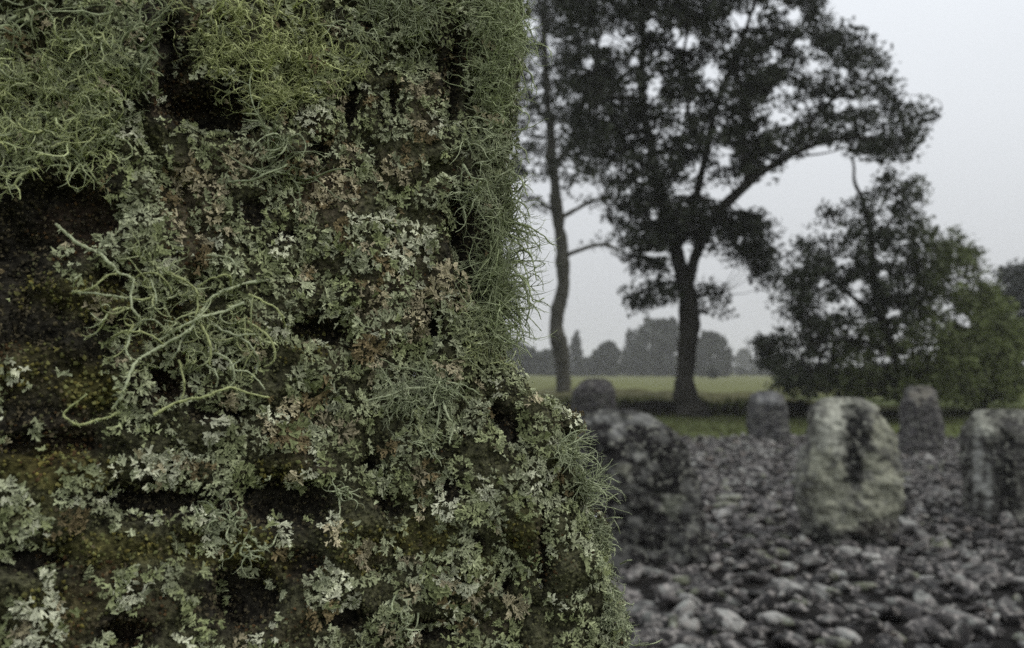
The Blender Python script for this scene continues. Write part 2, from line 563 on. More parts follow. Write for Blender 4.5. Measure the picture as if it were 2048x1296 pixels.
PALE, CREAM, DARK = (0.36, 0.36, 0.30), (0.25, 0.25, 0.19), (0.014, 0.014, 0.013)
standing_stone('standing_stone', 'squat dark stone speckled with grey lichen, partly hidden by the shaggy close stone',
               [(822, 1215, 1285), (832, 1180, 1318), (860, 1160, 1352), (900, 1155, 1382), (950, 1152, 1402), (1000, 1155, 1414), (1060, 1165, 1426), (1135, 1180, 1440)],
               6.8, 0.55, [(1255, 838, 70, 12, (0.17, 0.17, 0.16)), (1275, 910, 16, 20, (0.2, 0.2, 0.18)), (1235, 860, 16, 10, (0.2, 0.2, 0.19)), (1345, 1010, 22, 22, (0.16, 0.165, 0.13)),
                           (1250, 940, 22, 12, (0.14, 0.14, 0.11)), (1320, 960, 14, 30, DARK), (1360, 930, 16, 26, DARK)], 3, base=(0.013, 0.012, 0.012), speck=0.5, specol=(0.17, 0.17, 0.155))
standing_stone('standing_stone', 'pale lichen blotched standing stone with a dark streak down its middle',
               [(797, 1674, 1742), (805, 1654, 1756), (830, 1642, 1776), (880, 1636, 1804), (930, 1618, 1812), (990, 1612, 1814), (1050, 1622, 1806), (1100, 1628, 1800)],
               7.5, 0.5, [(1665, 860, 32, 70, PALE), (1700, 806, 45, 12, PALE), (1770, 860, 28, 50, CREAM), (1665, 990, 50, 70, CREAM), (1770, 985, 52, 60, CREAM), (1640, 925, 26, 30, CREAM),
                          (1710, 1040, 60, 26, CREAM), (1714, 870, 26, 70, DARK), (1708, 935, 18, 40, DARK), (1738, 925, 10, 28, CREAM), (1760, 1065, 60, 25, (0.05, 0.046, 0.04)), (1640, 1085, 28, 30, DARK), (1730, 1090, 90, 20, DARK)],
               8, base=(0.08, 0.078, 0.07), speck=0.5)
standing_stone('standing_stone', 'furrowed grey stone with pale vertical streaks, cut off by the picture edge',
               [(822, 1978, 2100), (832, 1966, 2110), (880, 1962, 2118), (960, 1960, 2126), (1052, 1955, 2130)],
               8.7, 0.6, [(1962, 850, 24, 30, PALE), (1955, 930, 12, 70, (0.24, 0.24, 0.22)), (1977, 975, 9, 55, (0.24, 0.24, 0.22)), (2030, 826, 60, 8, (0.2, 0.2, 0.17)), (2010, 960, 22, 90, DARK)],
               15, base=(0.045, 0.043, 0.04), speck=0.35, fissure=0.10)
standing_stone('standing_stone', 'small rounded grey stone in front of the dark turf bank, beside the big tree trunk',
               [(782, 1520, 1555), (792, 1507, 1570), (820, 1502, 1578), (880, 1500, 1584)], 18.5, 0.5,
               [(1535, 795, 30, 14, (0.15, 0.15, 0.15))], 22, base=(0.05, 0.048, 0.05), speck=0.25)
standing_stone('standing_stone', 'plain dark grey stone below the leafy bush, behind the pale blotched stone',
               [(772, 1828, 1868), (782, 1818, 1880), (830, 1812, 1890), (905, 1808, 1896)], 15.8, 0.45,
               [(1845, 785, 26, 20, (0.13, 0.12, 0.10))], 29, base=(0.058, 0.054, 0.055), speck=0.2)
standing_stone('standing_stone', 'dark domed stone standing on grass, seen above the squat speckled stone',
               [(757, 1180, 1210), (764, 1163, 1224), (790, 1148, 1234), (852, 1142, 1238)], 24.0, 0.8,
               [], 36, base=(0.035, 0.031, 0.034), speck=0.12)
STONE_BASES.append((-0.28, 0.6, (0.36, 0.26)))
lay_cobbles()

# ------------------------------------------------------------------ trees
def leaf_quads(ctrs, size, col, flat=0.5, rng=RNG):
    n = len(ctrs)
    nrm = norm(rng.normal(size=(n, 3)) * [1, 1, 1 + flat])
    a = norm(np.cross(nrm, rng.normal(size=(n, 3))))
    b = np.cross(nrm, a)
    s = np.asarray(size)[:, None]
    V = np.stack([ctrs - a * s, ctrs + b * s * 0.55 + nrm * s * 0.15, ctrs + a * s, ctrs - b * s * 0.55 + nrm * s * 0.15], 1).reshape(-1, 3)
    return V, np.arange(n * 4).reshape(n, 4), np.repeat(col, 4, 0)

def in_poly(px, py, poly):
    poly = np.asarray(poly, float)
    x0, y0 = poly[:, 0], poly[:, 1]
    x1, y1 = np.roll(x0, -1), np.roll(y0, -1)
    r = np.zeros(len(px), bool)
    for a, b, c_, d in zip(x0, y0, x1, y1):
        cond = (b > py) != (d > py)
        xi = (c_ - a) * (py - b) / (d - b + 1e-9) + a
        r ^= cond & (px < xi)
    return r

def make_tree(name, label, d, limbs, polys, gaps, leaf, leafcol, clump_r, per, depth, seed, bark=(0.030, 0.028, 0.023), z0=None, twig=0.02):
    """limbs: lists of (px, py, depth offset, width px); polys: (polygon, number of clumps) outlines of the crown at distance d"""
    rng = np.random.default_rng(seed)
    base = at(limbs[0][0][0], limbs[0][0][1], d)
    root = empty(name, (0, 0, 0), label, 'tree')
    wood = Pile()
    allp = []
    for L in limbs:
        L = np.array(L, float)
        k = 10 + 8 * len(L)
        Cc = catmull(L, k)
        P = at(Cc[:, 0], Cc[:, 1], d + Cc[:, 2])
        r = np.maximum(Cc[:, 3], 1.0) / F * (d + Cc[:, 2]) / 2 * 0.92
        P = P + (fbm(P, 0.9, 3, seed)[:, None] * 0.13 + 0) * np.array([1, 1, 0.2])
        if not allp:
            P[0, 2] = min(P[0, 2], ground_z(P[0:1, 0], P[0:1, 1])[0] - 0.15)
        V, qd, cc = tubes(P[None], (r * (1 + 0.15 * noise(P, 1.3, seed + 1)))[None], 10)
        V = V + (fbm(V, 3.0, 3, seed + 2) * 0.05)[:, None] * norm(V - np.repeat(P, 10, 0)) * np.repeat(r, 10)[:, None] * 4.5
        wc = np.array(bark) * (1 + 0.3 * fbm(V, 2.0, 2, seed + 4))[:, None]
        wood.add(V, qd, wc)
        allp.append(np.column_stack([P, r]))
    allp = np.concatenate(allp)
    # clumps of leaves
    def in_gap(gx, gy, e):
        wob = 0.55 * fbm(np.stack([gx, gy, 0 * gx], -1), 0.06, 3, seed + 6)
        m = np.zeros(len(gx), bool)
        for a_, b_, ra, rb_ in gaps:
            m |= np.hypot((gx - a_) / ra, (gy - b_) / rb_) + wob < e
        return m
    C3 = []
    for poly, cnt, dscale in polys:
        poly = np.array(poly, float)
        lo, hi = poly.min(0), poly.max(0)
        got = 0
        while got < cnt:
            p = rng.uniform(lo, hi, (cnt * 3, 2))
            ok = in_poly(p[:, 0], p[:, 1], poly)
            ok &= ~in_gap(p[:, 0], p[:, 1], 1.0)
            p = p[ok][:cnt - got]
            dd = d + np.clip(rng.normal(0, depth * dscale, len(p)), -2 * depth, 2 * depth)
            # keep the outline's size at the clump's own distance
            C3.append(at(p[:, 0], p[:, 1], dd))
            got += len(p)
    C3 = np.concatenate(C3)
    allp0 = allp
    prim = C3[rng.choice(len(C3), max(12, len(C3) // 5), replace=False)]
    own = np.argmin(np.linalg.norm(C3[:, None] - prim[None], axis=2), 1)
    C3 = C3 * 0.86 + prim[own] * 0.14 + rng.normal(0, 0.10 * clump_r / 0.3, C3.shape)
    # boughs carry the primary clumps
    dist = np.linalg.norm(prim[:, None] - allp[None, :, :3], axis=2) + 0.5 * np.maximum(allp[None, :, 2] - prim[:, None, 2], 0)
    nr = np.argmin(dist, 1)
    tb = np.linspace(0, 1, 9)[None, :, None]
    A0 = allp[nr, :3]
    bnd = rng.normal(0, 0.10, (len(prim), 1, 3)) * np.linalg.norm(prim - A0, axis=1)[:, None, None]
    Tb = A0[:, None] * (1 - tb) + prim[:, None] * tb + bnd * (tb * (1 - tb)) * 4
    rb = np.minimum(allp[nr, 3] * 0.7, twig * 2.2)[:, None] * (1 - 0.7 * np.linspace(0, 1, 9))[None]
    V, qd, cc = tubes(Tb, rb, 5)
    wood.add(V, qd, np.tile(bark, (len(V), 1)))
    allp = np.vstack([allp, np.column_stack([Tb.reshape(-1, 3), rb.ravel()])])
    # twigs from the nearest limb to every clump
    dist = np.linalg.norm(C3[:, None] - allp[None, :, :3], axis=2) + 0.5 * np.maximum(allp[None, :, 2] - C3[:, None, 2], 0)
    near = np.argmin(dist, 1)
    A = allp[near, :3]
    N = 4
    t = np.linspace(0, 1, N)[None, :, None]
    bend = rng.normal(0, 0.06, (len(C3), 1, 3)) * np.linalg.norm(C3 - A, axis=1)[:, None, None]
    T = A[:, None] * (1 - t) + C3[:, None] * t + bend * (t * (1 - t)) * 4 + np.array([0, 0, 0.10]) * (t * (1 - t)) * 4
    rr = np.minimum(allp[near, 3] * 0.6, twig)[:, None] * (1 - 0.75 * np.linspace(0, 1, N))[None]
    V, qd, cc = tubes(T, rr, 3)
    wood.add(V, qd, np.tile(bark, (len(V), 1)))
    link('trunk', wood.mesh('trunk', True), M_BARK, root)
    # leaves
    cnt = (per * rng.uniform(0.25, 1.6, len(C3))).astype(int)
    ii = np.repeat(np.arange(len(C3)), cnt)
    rad = clump_r * rng.uniform(0.6, 1.35, len(C3))
    off = norm(rng.normal(size=(len(ii), 3))) * (rng.uniform(0, 1, len(ii)) ** 0.45)[:, None] * [1.15, 1.15, 0.75]
    Pp = C3[ii] + off * rad[ii][:, None]
    qx, qy = proj(Pp)
    ok = ~in_gap(qx, qy, 0.85) | (rng.uniform(0, 1, len(Pp)) < 0.15)
    Pp, ii = Pp[ok], ii[ok]
    shade = (rng.uniform(0.7, 1.25, len(C3))[ii] * rng.uniform(0.7, 1.3, len(ii)))[:, None]
    if callable(leafcol):
        lc = leafcol(Pp) * shade
    else:
        lc = np.array(leafcol) * shade
    V, f, cc = leaf_quads(Pp, leaf * rng.uniform(0.7, 1.3, len(Pp)), lc, rng=rng)
    link('crown', make_mesh('crown', V, f, cc), M_LEAF, root)
    return root

main_limbs = [
    [(1388, 834, 0, 84), (1380, 806, 0, 54), (1374, 785, 0, 48), (1371, 740, 0, 43), (1377, 650, 0, 41), (1370, 570, 0, 39), (1352, 500, 0, 30), (1338, 430, 0.3, 25), (1312, 350, 0.6, 25), (1295, 260, 0.6, 20), (1282, 150, 0.3, 16), (1290, 20, 0, 12), (1300, -150, 0, 7)],
    [(1376, 580, 0, 30), (1386, 520, -0.3, 26), (1425, 440, -0.8, 23), (1470, 392, -1.0, 20), (1515, 350, -1.2, 17), (1580, 312, -1.2, 14), (1650, 282, -1.2, 11), (1730, 275, -1.2, 8), (1810, 280, -1, 5)],
    [(1350, 500, 0, 26), (1385, 420, 0.8, 21), (1412, 320, 1.4, 17), (1430, 220, 1.7, 14), (1470, 110, 2.0, 11), (1520, -20, 2.0, 8), (1560, -140, 2, 5)],
    [(1488, 376, -1.0, 14), (1492, 310, -0.6, 11), (1500, 210, -0.2, 9), (1560, 120, 0, 7), (1620, 50, 0, 4)],
    [(1312, 350, 0.6, 16), (1260, 300, 1.0, 13), (1210, 200, 1.4, 10), (1190, 80, 1.5, 7), (1180, -60, 1.5, 4)],
    [(1412, 320, 1.4, 12), (1380, 240, 0.8, 10), (1370, 120, 0.2, 8), (1390, 0, -0.3, 5)],
    [(1362, 560, 0, 9), (1310, 575, -0.3, 6), (1262, 590, -0.5, 3)],
    [(1380, 600, 0, 9), (1410, 590, -0.3, 6), (1445, 585, -0.5, 3)],
    [(1340, 470, 0, 10), (1290, 500, -0.4, 7), (1250, 525, -0.5, 3)],
    [(1580, 312, -1.2, 9), (1640, 220, -1.0, 7), (1720, 160, -0.8, 5), (1790, 190, -0.8, 3)],
]
crown_main = [(1190, -330), (1400, -420), (1560, -330), (1640, -120), (1640, 0), (1662, 55), (1720, 80), (1782, 130), (1808, 185), (1852, 242), (1832, 298), (1800, 328), (1745, 302), (1640, 282),
              (1595, 298), (1545, 330), (1500, 355), (1440, 385), (1390, 440), (1330, 430), (1290, 390), (1230, 400), (1190, 370), (1150, 320), (1130, 180), (1120, 20), (1140, -200)]
crown_under = [(1255, 400), (1330, 400), (1440, 420), (1500, 420), (1535, 455), (1530, 520), (1490, 520), (1440, 470), (1410, 515), (1345, 470), (1335, 520), (1270, 535), (1250, 490), (1210, 430)]
gaps_main = [(1218, 82, 34, 16), (1370, 82, 24, 20), (1310, 175, 14, 38), (1423, 152, 15, 32), (1488, 42, 32, 26), (1268, 172, 14, 20), (1175, 130, 14, 14), (1270, 125, 12, 12), (1565, 180, 26, 12), (1640, 130, 30, 11),
             (1600, 85, 20, 9), (1730, 205, 34, 10), (1570, 235, 30, 13), (1450, 318, 22, 24), (1372, 380, 26, 13), (1440, 388, 24, 16), (1590, 33, 18, 18), (1350, 60, 10, 10), (1610, 210, 18, 10), (1680, 215, 14, 22),
             (1740, 270, 22, 10), (1290, 300, 14, 8), (1370, 215, 20, 10), (1250, 205, 20, 8), (1310, 430, 10, 10), (1370, 492, 11, 14), (1310, 508, 26, 8), (1180, 385, 32, 18), (1280, 360, 20, 8), (1550, 110, 10, 22), (1690, 145, 10, 14)]
make_tree('broadleaf_tree', 'tall spreading dark tree with a thick forked trunk and one long drooping limb', 28.6, main_limbs,
          [(crown_main, 2300, 1.0), (crown_under, 190, 0.5),
           ([(1256, 584), (1300, 566), (1350, 572), (1350, 606), (1275, 622)], 26, 0.25), ([(1390, 572), (1448, 574), (1440, 600), (1425, 630), (1390, 606)], 16, 0.25),
           ([(1245, 512), (1340, 510), (1330, 545), (1255, 540)], 18, 0.25), ([(1495, 540), (1535, 528), (1535, 572), (1508, 565)], 10, 0.2), ([(1440, 425), (1520, 430), (1550, 470), (1545, 535), (1500, 530), (1450, 490)], 45, 0.4), ([(1310, 400), (1440, 395), (1450, 430), (1405, 470), (1382, 440), (1350, 470), (1315, 460)], 24, 0.6)],
          gaps_main, 0.088, (0.024, 0.029, 0.016), 0.42, 33, 2.1, 5)

left_limbs = [
    [(1130, 812, 0, 42), (1128, 770, 0, 35), (1121, 700, 0, 32), (1114, 640, 0, 31), (1127, 570, 0, 29), (1122, 490, 0, 28), (1112, 400, 0, 25), (1103, 310, 0, 21), (1095, 200, 0, 17), (1090, 60, 0, 13), (1095, -120, 0, 7)],
    [(1124, 515, 0, 11), (1160, 500, -0.3, 9), (1205, 489, -0.6, 8), (1240, 502, -0.8, 5), (1252, 515, -0.8, 3)],
    [(1114, 440, 0, 11), (1150, 420, 0.4, 9), (1190, 400, 0.8, 7), (1240, 395, 1.0, 4)],
    [(1105, 340, 0, 12), (1150, 280, 1, 9), (1190, 180, 1.4, 6), (1200, 60, 1.4, 4)],
    [(1105, 420, 0, 9), (1075, 400, -0.4, 6), (1040, 395, -0.6, 3)],
    [(1098, 250, 0, 10), (1060, 190, -0.6, 7), (1030, 100, -0.8, 4)],
]
crown_left = [(1000, -200), (1100, -380), (1200, -260), (1235, -60), (1230, 120), (1230, 250), (1215, 350), (1170, 395), (1085, 392), (1050, 380), (1020, 330), (980, 100)]
make_tree('broadleaf_tree', 'slim upright tree with a slightly crooked trunk, rising just beside the shaggy stone', 44.0, left_limbs,
          [(crown_left, 850, 1.0), ([(1175, 395), (1235, 385), (1245, 410), (1180, 415)], 6, 0.3), ([(1050, 395), (1095, 385), (1095, 420), (1055, 440)], 7, 0.3), ([(1180, 492), (1250, 498), (1252, 512), (1185, 500)], 3, 0.2)],
          [(1180, 128, 14, 14), (1218, 82, 34, 16), (1175, 215, 14, 10), (1090, 75, 14, 12), (1085, 260, 18, 12), (1125, 35, 14, 14), (1095, 215, 10, 8), (1145, 195, 12, 8), (1180, 380, 36, 16), (1085, 375, 26, 18)],
          0.115, (0.026, 0.030, 0.019), 0.52, 24, 2.6, 9, bark=(0.06, 0.058, 0.046))

bush_limbs = [
    [(1812, 806, 0, 26), (1805, 770, 0, 22), (1785, 700, 0, 18), (1755, 600, 0, 17), (1745, 520, 0, 16), (1737, 450, 0, 14), (1725, 400, 0, 10), (1710, 365, 0, 7), (1708, 335, 0, 6), (1702, 312, 0, 4)],
    [(1785, 700, 0, 12), (1700, 680, -0.6, 10), (1620, 690, -1, 7), (1540, 690, -1, 4), (1505, 688, -1, 3)],
    [(1765, 640, 0, 12), (1690, 580, 0.5, 9), (1620, 520, 0.8, 5)],
    [(1775, 670, 0, 12), (1840, 600, 0.6, 9), (1900, 540, 0.8, 6), (1950, 530, 0.8, 3)],
    [(1742, 490, 0, 9), (1790, 430, 0.2, 6), (1820, 385, 0.2, 4)],
    [(1722, 395, 0, 5), (1690, 415, -0.2, 4), (1650, 432, -0.2, 3), (1632, 436, -0.2, 2)],
]
crown_bush = [(1700, 430), (1738, 395), (1760, 358), (1800, 345), (1840, 366), (1842, 425), (1868, 462), (1912, 464), (1952, 498), (1975, 540), (1975, 620), (1970, 720), (1950, 775), (1850, 790), (1700, 785), (1585, 775),
              (1540, 738), (1508, 698), (1548, 668), (1558, 610), (1550, 556), (1596, 525), (1602, 480), (1645, 468), (1690, 490)]
gaps_bush = [(1770, 435, 26, 18), (1715, 575, 10, 14), (1718, 590, 14, 9), (1665, 615, 15, 14), (1585, 648, 20, 9), (1925, 640, 26, 20), (1750, 500, 9, 14), (1690, 520, 26, 10), (1645, 570, 10, 14), (1560, 690, 8, 6), (1765, 545, 7, 12), (1870, 615, 8, 6), (1805, 650, 9, 7)]

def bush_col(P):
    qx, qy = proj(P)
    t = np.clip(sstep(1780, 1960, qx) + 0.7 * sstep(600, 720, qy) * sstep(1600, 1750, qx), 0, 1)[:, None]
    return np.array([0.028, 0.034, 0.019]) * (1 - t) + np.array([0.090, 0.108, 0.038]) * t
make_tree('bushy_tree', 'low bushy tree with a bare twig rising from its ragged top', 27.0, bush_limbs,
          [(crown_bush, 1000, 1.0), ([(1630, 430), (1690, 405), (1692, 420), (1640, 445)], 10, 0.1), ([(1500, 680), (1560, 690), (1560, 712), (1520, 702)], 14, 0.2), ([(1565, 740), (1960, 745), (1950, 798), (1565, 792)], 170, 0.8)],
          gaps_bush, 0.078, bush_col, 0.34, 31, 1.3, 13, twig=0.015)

hedge_poly = [(1880, 690), (1905, 640), (1945, 590), (1980, 575), (2016, 612), (2044, 660), (2052, 760), (2040, 800), (1900, 800)]
make_tree('leafy_bush', 'fresh green leafy bush leaning against the low bushy tree at its sunny side'.replace(' at its sunny side', ''), 29.5,
          [[(1960, 806, 0, 26), (1960, 740, 0, 14), (1965, 680, 0, 8), (1970, 620, 0, 4)], [(1962, 760, 0, 10), (1910, 720, 0, 5), (1890, 690, 0, 3)], [(1964, 740, 0, 10), (2010, 700, 0, 5), (2025, 680, 0, 3)]],
          [(hedge_poly, 480, 1.0)], [(1925, 640, 22, 16)], 0.078, (0.125, 0.150, 0.052), 0.34, 34, 0.9, 17, twig=0.012)
edge_poly = [(1985, 640), (1995, 560), (2015, 520), (2050, 508), (2110, 520), (2140, 580), (2150, 700), (2140, 780), (2000, 785), (1990, 720)]
make_tree('rounded_tree', 'dense rounded dark tree half cut off, standing behind the leafy bush', 62.0,
          [[(2070, 790, 0, 30), (2068, 700, 0, 18), (2065, 600, 0, 9), (2060, 540, 0, 4)], [(2068, 700, 0, 10), (2020, 640, 0, 6), (2005, 600, 0, 3)], [(2068, 690, 0, 10), (2110, 630, 0, 6), (2120, 600, 0, 3)]],
          [(edge_poly, 150, 1.0)], [], 0.20, (0.034, 0.038, 0.034), 0.85, 110, 2.2, 23, twig=0.03)

# trees far across the field, each its own
def far_tree(name, label, d, cx, top, wpx, shape, seed, col=(0.045, 0.05, 0.042), basepy=None):
    rng = np.random.default_rng(seed)
    zt = at(cx, top, d)[2]
    xc = at(cx, top, d)[0]
    g = 0.36
    H = zt - g
    hw = wpx / F * d / 2
    root = empty(name, (0, 0, 0), label, 'tree', 'trees across the field')
    P = np.array([[xc, d, g - 0.2], [xc + 0.02 * H, d, g + 0.35 * H], [xc, d, g + 0.8 * H]])
    V, qd, _ = tubes(catmull(P, 8)[None], np.linspace(0.035 * H, 0.008 * H, 8)[None], 6)
    link('trunk', make_mesh('trunk', V, qd, np.tile([0.04, 0.038, 0.034], (len(V), 1))), M_BARK, root)
    n = 2600
    t = rng.uniform(0, 1, n * 3)
    if shape == 'cone':
        r = np.minimum((1 - t) ** 0.6, 0.9) * 0.95 + 0.05
    elif shape == 'dome':
        r = np.sqrt(np.clip(1 - (np.clip(t - 0.35, 0, 1) / 0.66) ** 2.6, 0, 1)) * (0.82 + 0.18 * sstep(0, 0.35, t))
    else:
        r = np.sqrt(np.clip(1 - (2 * t - 0.9) ** 2 / 1.25, 0, 1))
    t, r = t[:n], r[:n]
    a = rng.uniform(0, 6.283, n)
    rr = rng.uniform(0, 1, n) ** 0.4 * r
    Q = np.stack([xc + hw * rr * np.cos(a), d + hw * rr * np.sin(a), g + H * (0.02 + 0.96 * t)], -1)
    Q = Q + np.stack([fbm(Q, 1.5 / hw, 4, seed + k, 0.65) for k in range(3)], -1) * hw * [0.62, 0.62, 0.42]
    Q[:, 2] = np.maximum(Q[:, 2], g)
    lc = np.array(col) * rng.uniform(0.6, 1.4, (n, 1)) * (1 + 0.5 * fbm(Q, 1.6 / hw, 2, seed))[:, None]
    V, f, cc = leaf_quads(Q, 0.11 * hw * rng.uniform(0.6, 1.4, n) + 0.12, lc, rng=rng)
    link('crown', make_mesh('crown', V, f, cc), M_LEAF, root)

for k, (nm, lb, d, cx, top, wd, shp) in enumerate([
    ('far_tree', 'low broad hazy tree across the field, close beside the shaggy stone', 210, 1035, 690, 90, 'dome'),
    ('far_tree', 'low hazy tree between the shaggy stone and the slim tree trunk', 225, 1085, 703, 70, 'dome'),
    ('conifer', 'pointed hazy conifer just past the slim crooked trunk', 240, 1152, 662, 40, 'cone'),
    ('far_tree', 'small rounded hazy tree with a pointed top, between the two conifers', 230, 1215, 690, 66, 'round'),
    ('conifer', 'very slender hazy conifer standing next to the tallest far tree', 270, 1257, 656, 26, 'cone'),
    ('far_tree', 'tallest far tree, big hazy dome behind the thick forked trunk', 235, 1325, 632, 112, 'dome'),
    ('far_tree', 'broad hazy dome tree just past the thick forked trunk', 225, 1418, 668, 92, 'dome'),
    ('far_tree', 'small very pale tree, the haziest one in the gap before the bushy tree', 420, 1487, 697, 36, 'round'),
    ('far_tree', 'ragged middling hazy tree filling the gap under the slender conifer', 255, 1275, 694, 60, 'dome'),
    ('far_tree', 'low hazy thicket tree at the foot of the pointed conifer', 250, 1178, 714, 50, 'dome'),
    ('far_tree', 'low pale tree half hidden by the lower branches of the bushy tree', 330, 1535, 716, 60, 'dome'),
]):
    far_tree(nm, lb, d, cx, top, wd, shp, 50 + k)
far_tree('far_bush', 'single tiny dark bush out in the bright field', 150, 1424, 736, 20, 'round', 90, (0.03, 0.034, 0.03))

# low hedge that closes the field below the far trees
def far_hedge():
    rng = np.random.default_rng(7)
    n = 15000
    x = rng.uniform(-200, 200, n)
    hgt = 3.4 + 3.6 * fbm(np.stack([x, 0 * x, 0 * x], -1), 0.06, 3, 4)
    Q = np.stack([x, 262 + rng.uniform(-3, 3, n), 0.36 + np.maximum(hgt, 0.8) * rng.uniform(0, 1, n) ** 0.8], -1)
    lc = np.array([0.048, 0.052, 0.045]) * rng.uniform(0.6, 1.4, (n, 1))
    V, f, cc = leaf_quads(Q, rng.uniform(0.4, 0.9, n), lc, rng=rng)
    return make_mesh('hedgerow', V, f, cc)
link('hedgerow', far_hedge(), M_LEAF, label='long low hazy hedgerow closing the bright field below the far trees', cat='hedge')

# ------------------------------------------------------------------ the close standing stone
SIL = np.array([(-300, 1020), (-100, 1040), (0, 1048), (50, 1044), (100, 1036), (150, 1020), (200, 1002), (250, 992), (300, 988), (350, 996), (400, 1002), (450, 1004), (500, 1004), (600, 1002), (650, 1002), (700, 1010),
                (750, 1036), (785, 1070), (805, 1100), (830, 1142), (850, 1156), (880, 1132), (900, 1126), (950, 1130), (1000, 1132), (1050, 1172), (1100, 1198), (1150, 1212), (1200, 1234), (1250, 1256), (1296, 1266), (1500, 1290)], float)
DS = 0.425
sil_z = at(SIL[:, 1], SIL[:, 0], DS)[:, 2][::-1]
sil_x = at(SIL[:, 1], SIL[:, 0], DS)[:, 0][::-1]
sil_z = np.concatenate([[0.0, 0.7], sil_z, [1.9]])
sil_x = np.concatenate([[0.14, 0.11], sil_x, [-0.03]])
RC = 0.034

# bare hollows, their shade also put into a dark colour: px, py, rx, ry, rotation deg, depth m
HOLLOWS = [(332, 120, 34, 95, 8, .012), (430, 230, 90, 48, 10, .012), (110, 430, 125, 75, 0, .010), (70, 640, 85, 70, 0, .006), (702, 205, 26, 60, 10, .008), (785, 205, 22, 50, 10, .006), (915, 150, 26, 120, 0, .012),
           (930, 490, 36, 120, -12, .014), (868, 655, 20, 50, -8, .010), (505, 425, 34, 34, 0, .006), (635, 668, 70, 30, 12, .010), (300, 1000, 120, 36, 0, .010), (565, 1005, 95, 62, 0, .012), (250, 1268, 52, 34, 0, .012),
           (495, 1190, 62, 70, -30, .012), (70, 1118, 80, 34, 0, .008), (100, 890, 110, 28, 0, .007), (1015, 845, 34, 62, -25, .010), (1085, 1110, 18, 90, -6, .009), (900, 985, 30, 30, 0, .006), (690, 1235, 42, 30, 0, .008),
           (320, 760, 50, 38, 0, .008), (430, 830, 70, 22, 0, .006), (1120, 860, 22, 24, 0, .006), (955, 1090, 22, 30, 0, .005), (780, 1010, 40, 26, 20, .006), (230, 560, 50, 34, 0, .005), (740, 930, 26, 20, 0, .005),
           (960, 560, 14, 60, 0, .008), (1010, 1165, 22, 30, 0, .006), (640, 300, 26, 26, 0, .004), (570, 470, 40, 18, 30, .004), (20, 500, 60, 80, 0, .006), (600, 1130, 40, 34, 0, .006), (870, 1260, 50, 26, 0, .007)]

def ell(px, py, cx, cy, rx, ry, rot=0.0):
    a = math.radians(rot)
    dx, dy = px - cx, py - cy
    u = (dx * math.cos(a) + dy * math.sin(a)) / rx
    v = (-dx * math.sin(a) + dy * math.cos(a)) / ry
    return np.hypot(u, v)

def hollow(px, py, jit):
    m = np.zeros_like(px)
    dep = np.zeros_like(px)
    for cx, cy, rx, ry, rot, dd in HOLLOWS:
        k = sstep(1.2, 0.6, ell(px, py, cx, cy, rx, ry, rot) + jit)
        m = np.maximum(m, k)
        dep = np.maximum(dep, k * dd)
    return m, dep

def build_stone_grid():
    zr = np.concatenate([np.linspace(-0.03, 1.24, 34)[:-1], np.arange(1.24, 1.76, 0.0021), np.linspace(1.76, 1.86, 10)[1:]])
    rows = []
    XL = -0.62
    for z in zr:
        xr = np.interp(z, sil_z, sil_x)
        top = 1 - sstep(1.70, 1.88, z) * 0.55
        xa = xr - RC
        fx = np.concatenate([np.linspace(XL, -0.25, 14)[:-1], np.linspace(-0.25, xa, 140)])
        # front face, drawn slightly towards the camera in the middle and at the foot
        fy = 0.405 - 0.018 * np.exp(-((fx + 0.08) / 0.09) ** 2) - 0.10 * sstep(-0.03, -0.22, fx) + 0.3 * sstep(-0.30, -0.7, fx)
        fy = fy - 0.05 * sstep(1.6, 1.2, z) + 0.02 * sstep(1.5, 1.8, z)
        yc = fy[-1]
        a = np.linspace(0, math.pi / 2, 34)[1:]
        ax_, ay_ = xa + RC * np.sin(a), yc + RC * (1 - np.cos(a))
        sy_ = np.concatenate([np.linspace(0, 0.10, 44)[1:], np.linspace(0.10, 0.34, 10)[1:]])
        sx_ = xa + RC - 0.30 * sy_ - 0.4 * sy_ ** 2
        sy_ = yc + RC + sy_
        ex, ey = sx_[-1], sy_[-1]
        t = np.linspace(0, 1, 14)[1:]
        bx_ = ex + (XL + 0.02 - ex) * t
        by_ = ey + 0.06 * np.sin(t * math.pi) + 0 * t
        t2 = np.linspace(0, 1, 10)[1:-1]
        lx, ly = XL + 0.02 * (1 - t2) - 0.03 * np.sin(t2 * math.pi), ey + (fy[0] - ey) * t2
        x = np.concatenate([fx, ax_, sx_, bx_, lx])
        y = np.concatenate([fy, ay_, sy_, by_, ly])
        if top < 1:
            mx, my = -0.28, 0.62
            x = mx + (x - mx) * (0.4 + 0.6 * top) if z > 1.76 else x
            y = my + (y - my) * (0.4 + 0.6 * top) if z > 1.76 else y
        rows.append(np.stack([x, y, np.full_like(x, z)], -1))
    return np.array(rows)

G = build_stone_grid()
NR, NC = G.shape[:2]
du = np.roll(G, -1, 1) - np.roll(G, 1, 1)
dv = np.gradient(G, axis=0)
NRM = norm(np.cross(du, dv))
qx, qy = proj(G)
jit = 0.35 * fbm(G, 45, 3, 61)
hm, hd = hollow(qx, qy, jit)
inview = sstep(1.2, 1.26, G[..., 2])
disp = 0.009 * fbm(G, 16, 3, 31) + 0.0060 * fbm(G, 48, 3, 33) + 0.0040 * fbm(G, 130, 3, 35)
rid = 1 - np.abs(fbm(G * [1, 1, 0.55], 26, 3, 37)) * 3
disp = disp - 0.005 * sstep(0.55, 1.0, rid)
disp = disp - hd * inview
G = G + NRM * disp[..., None]

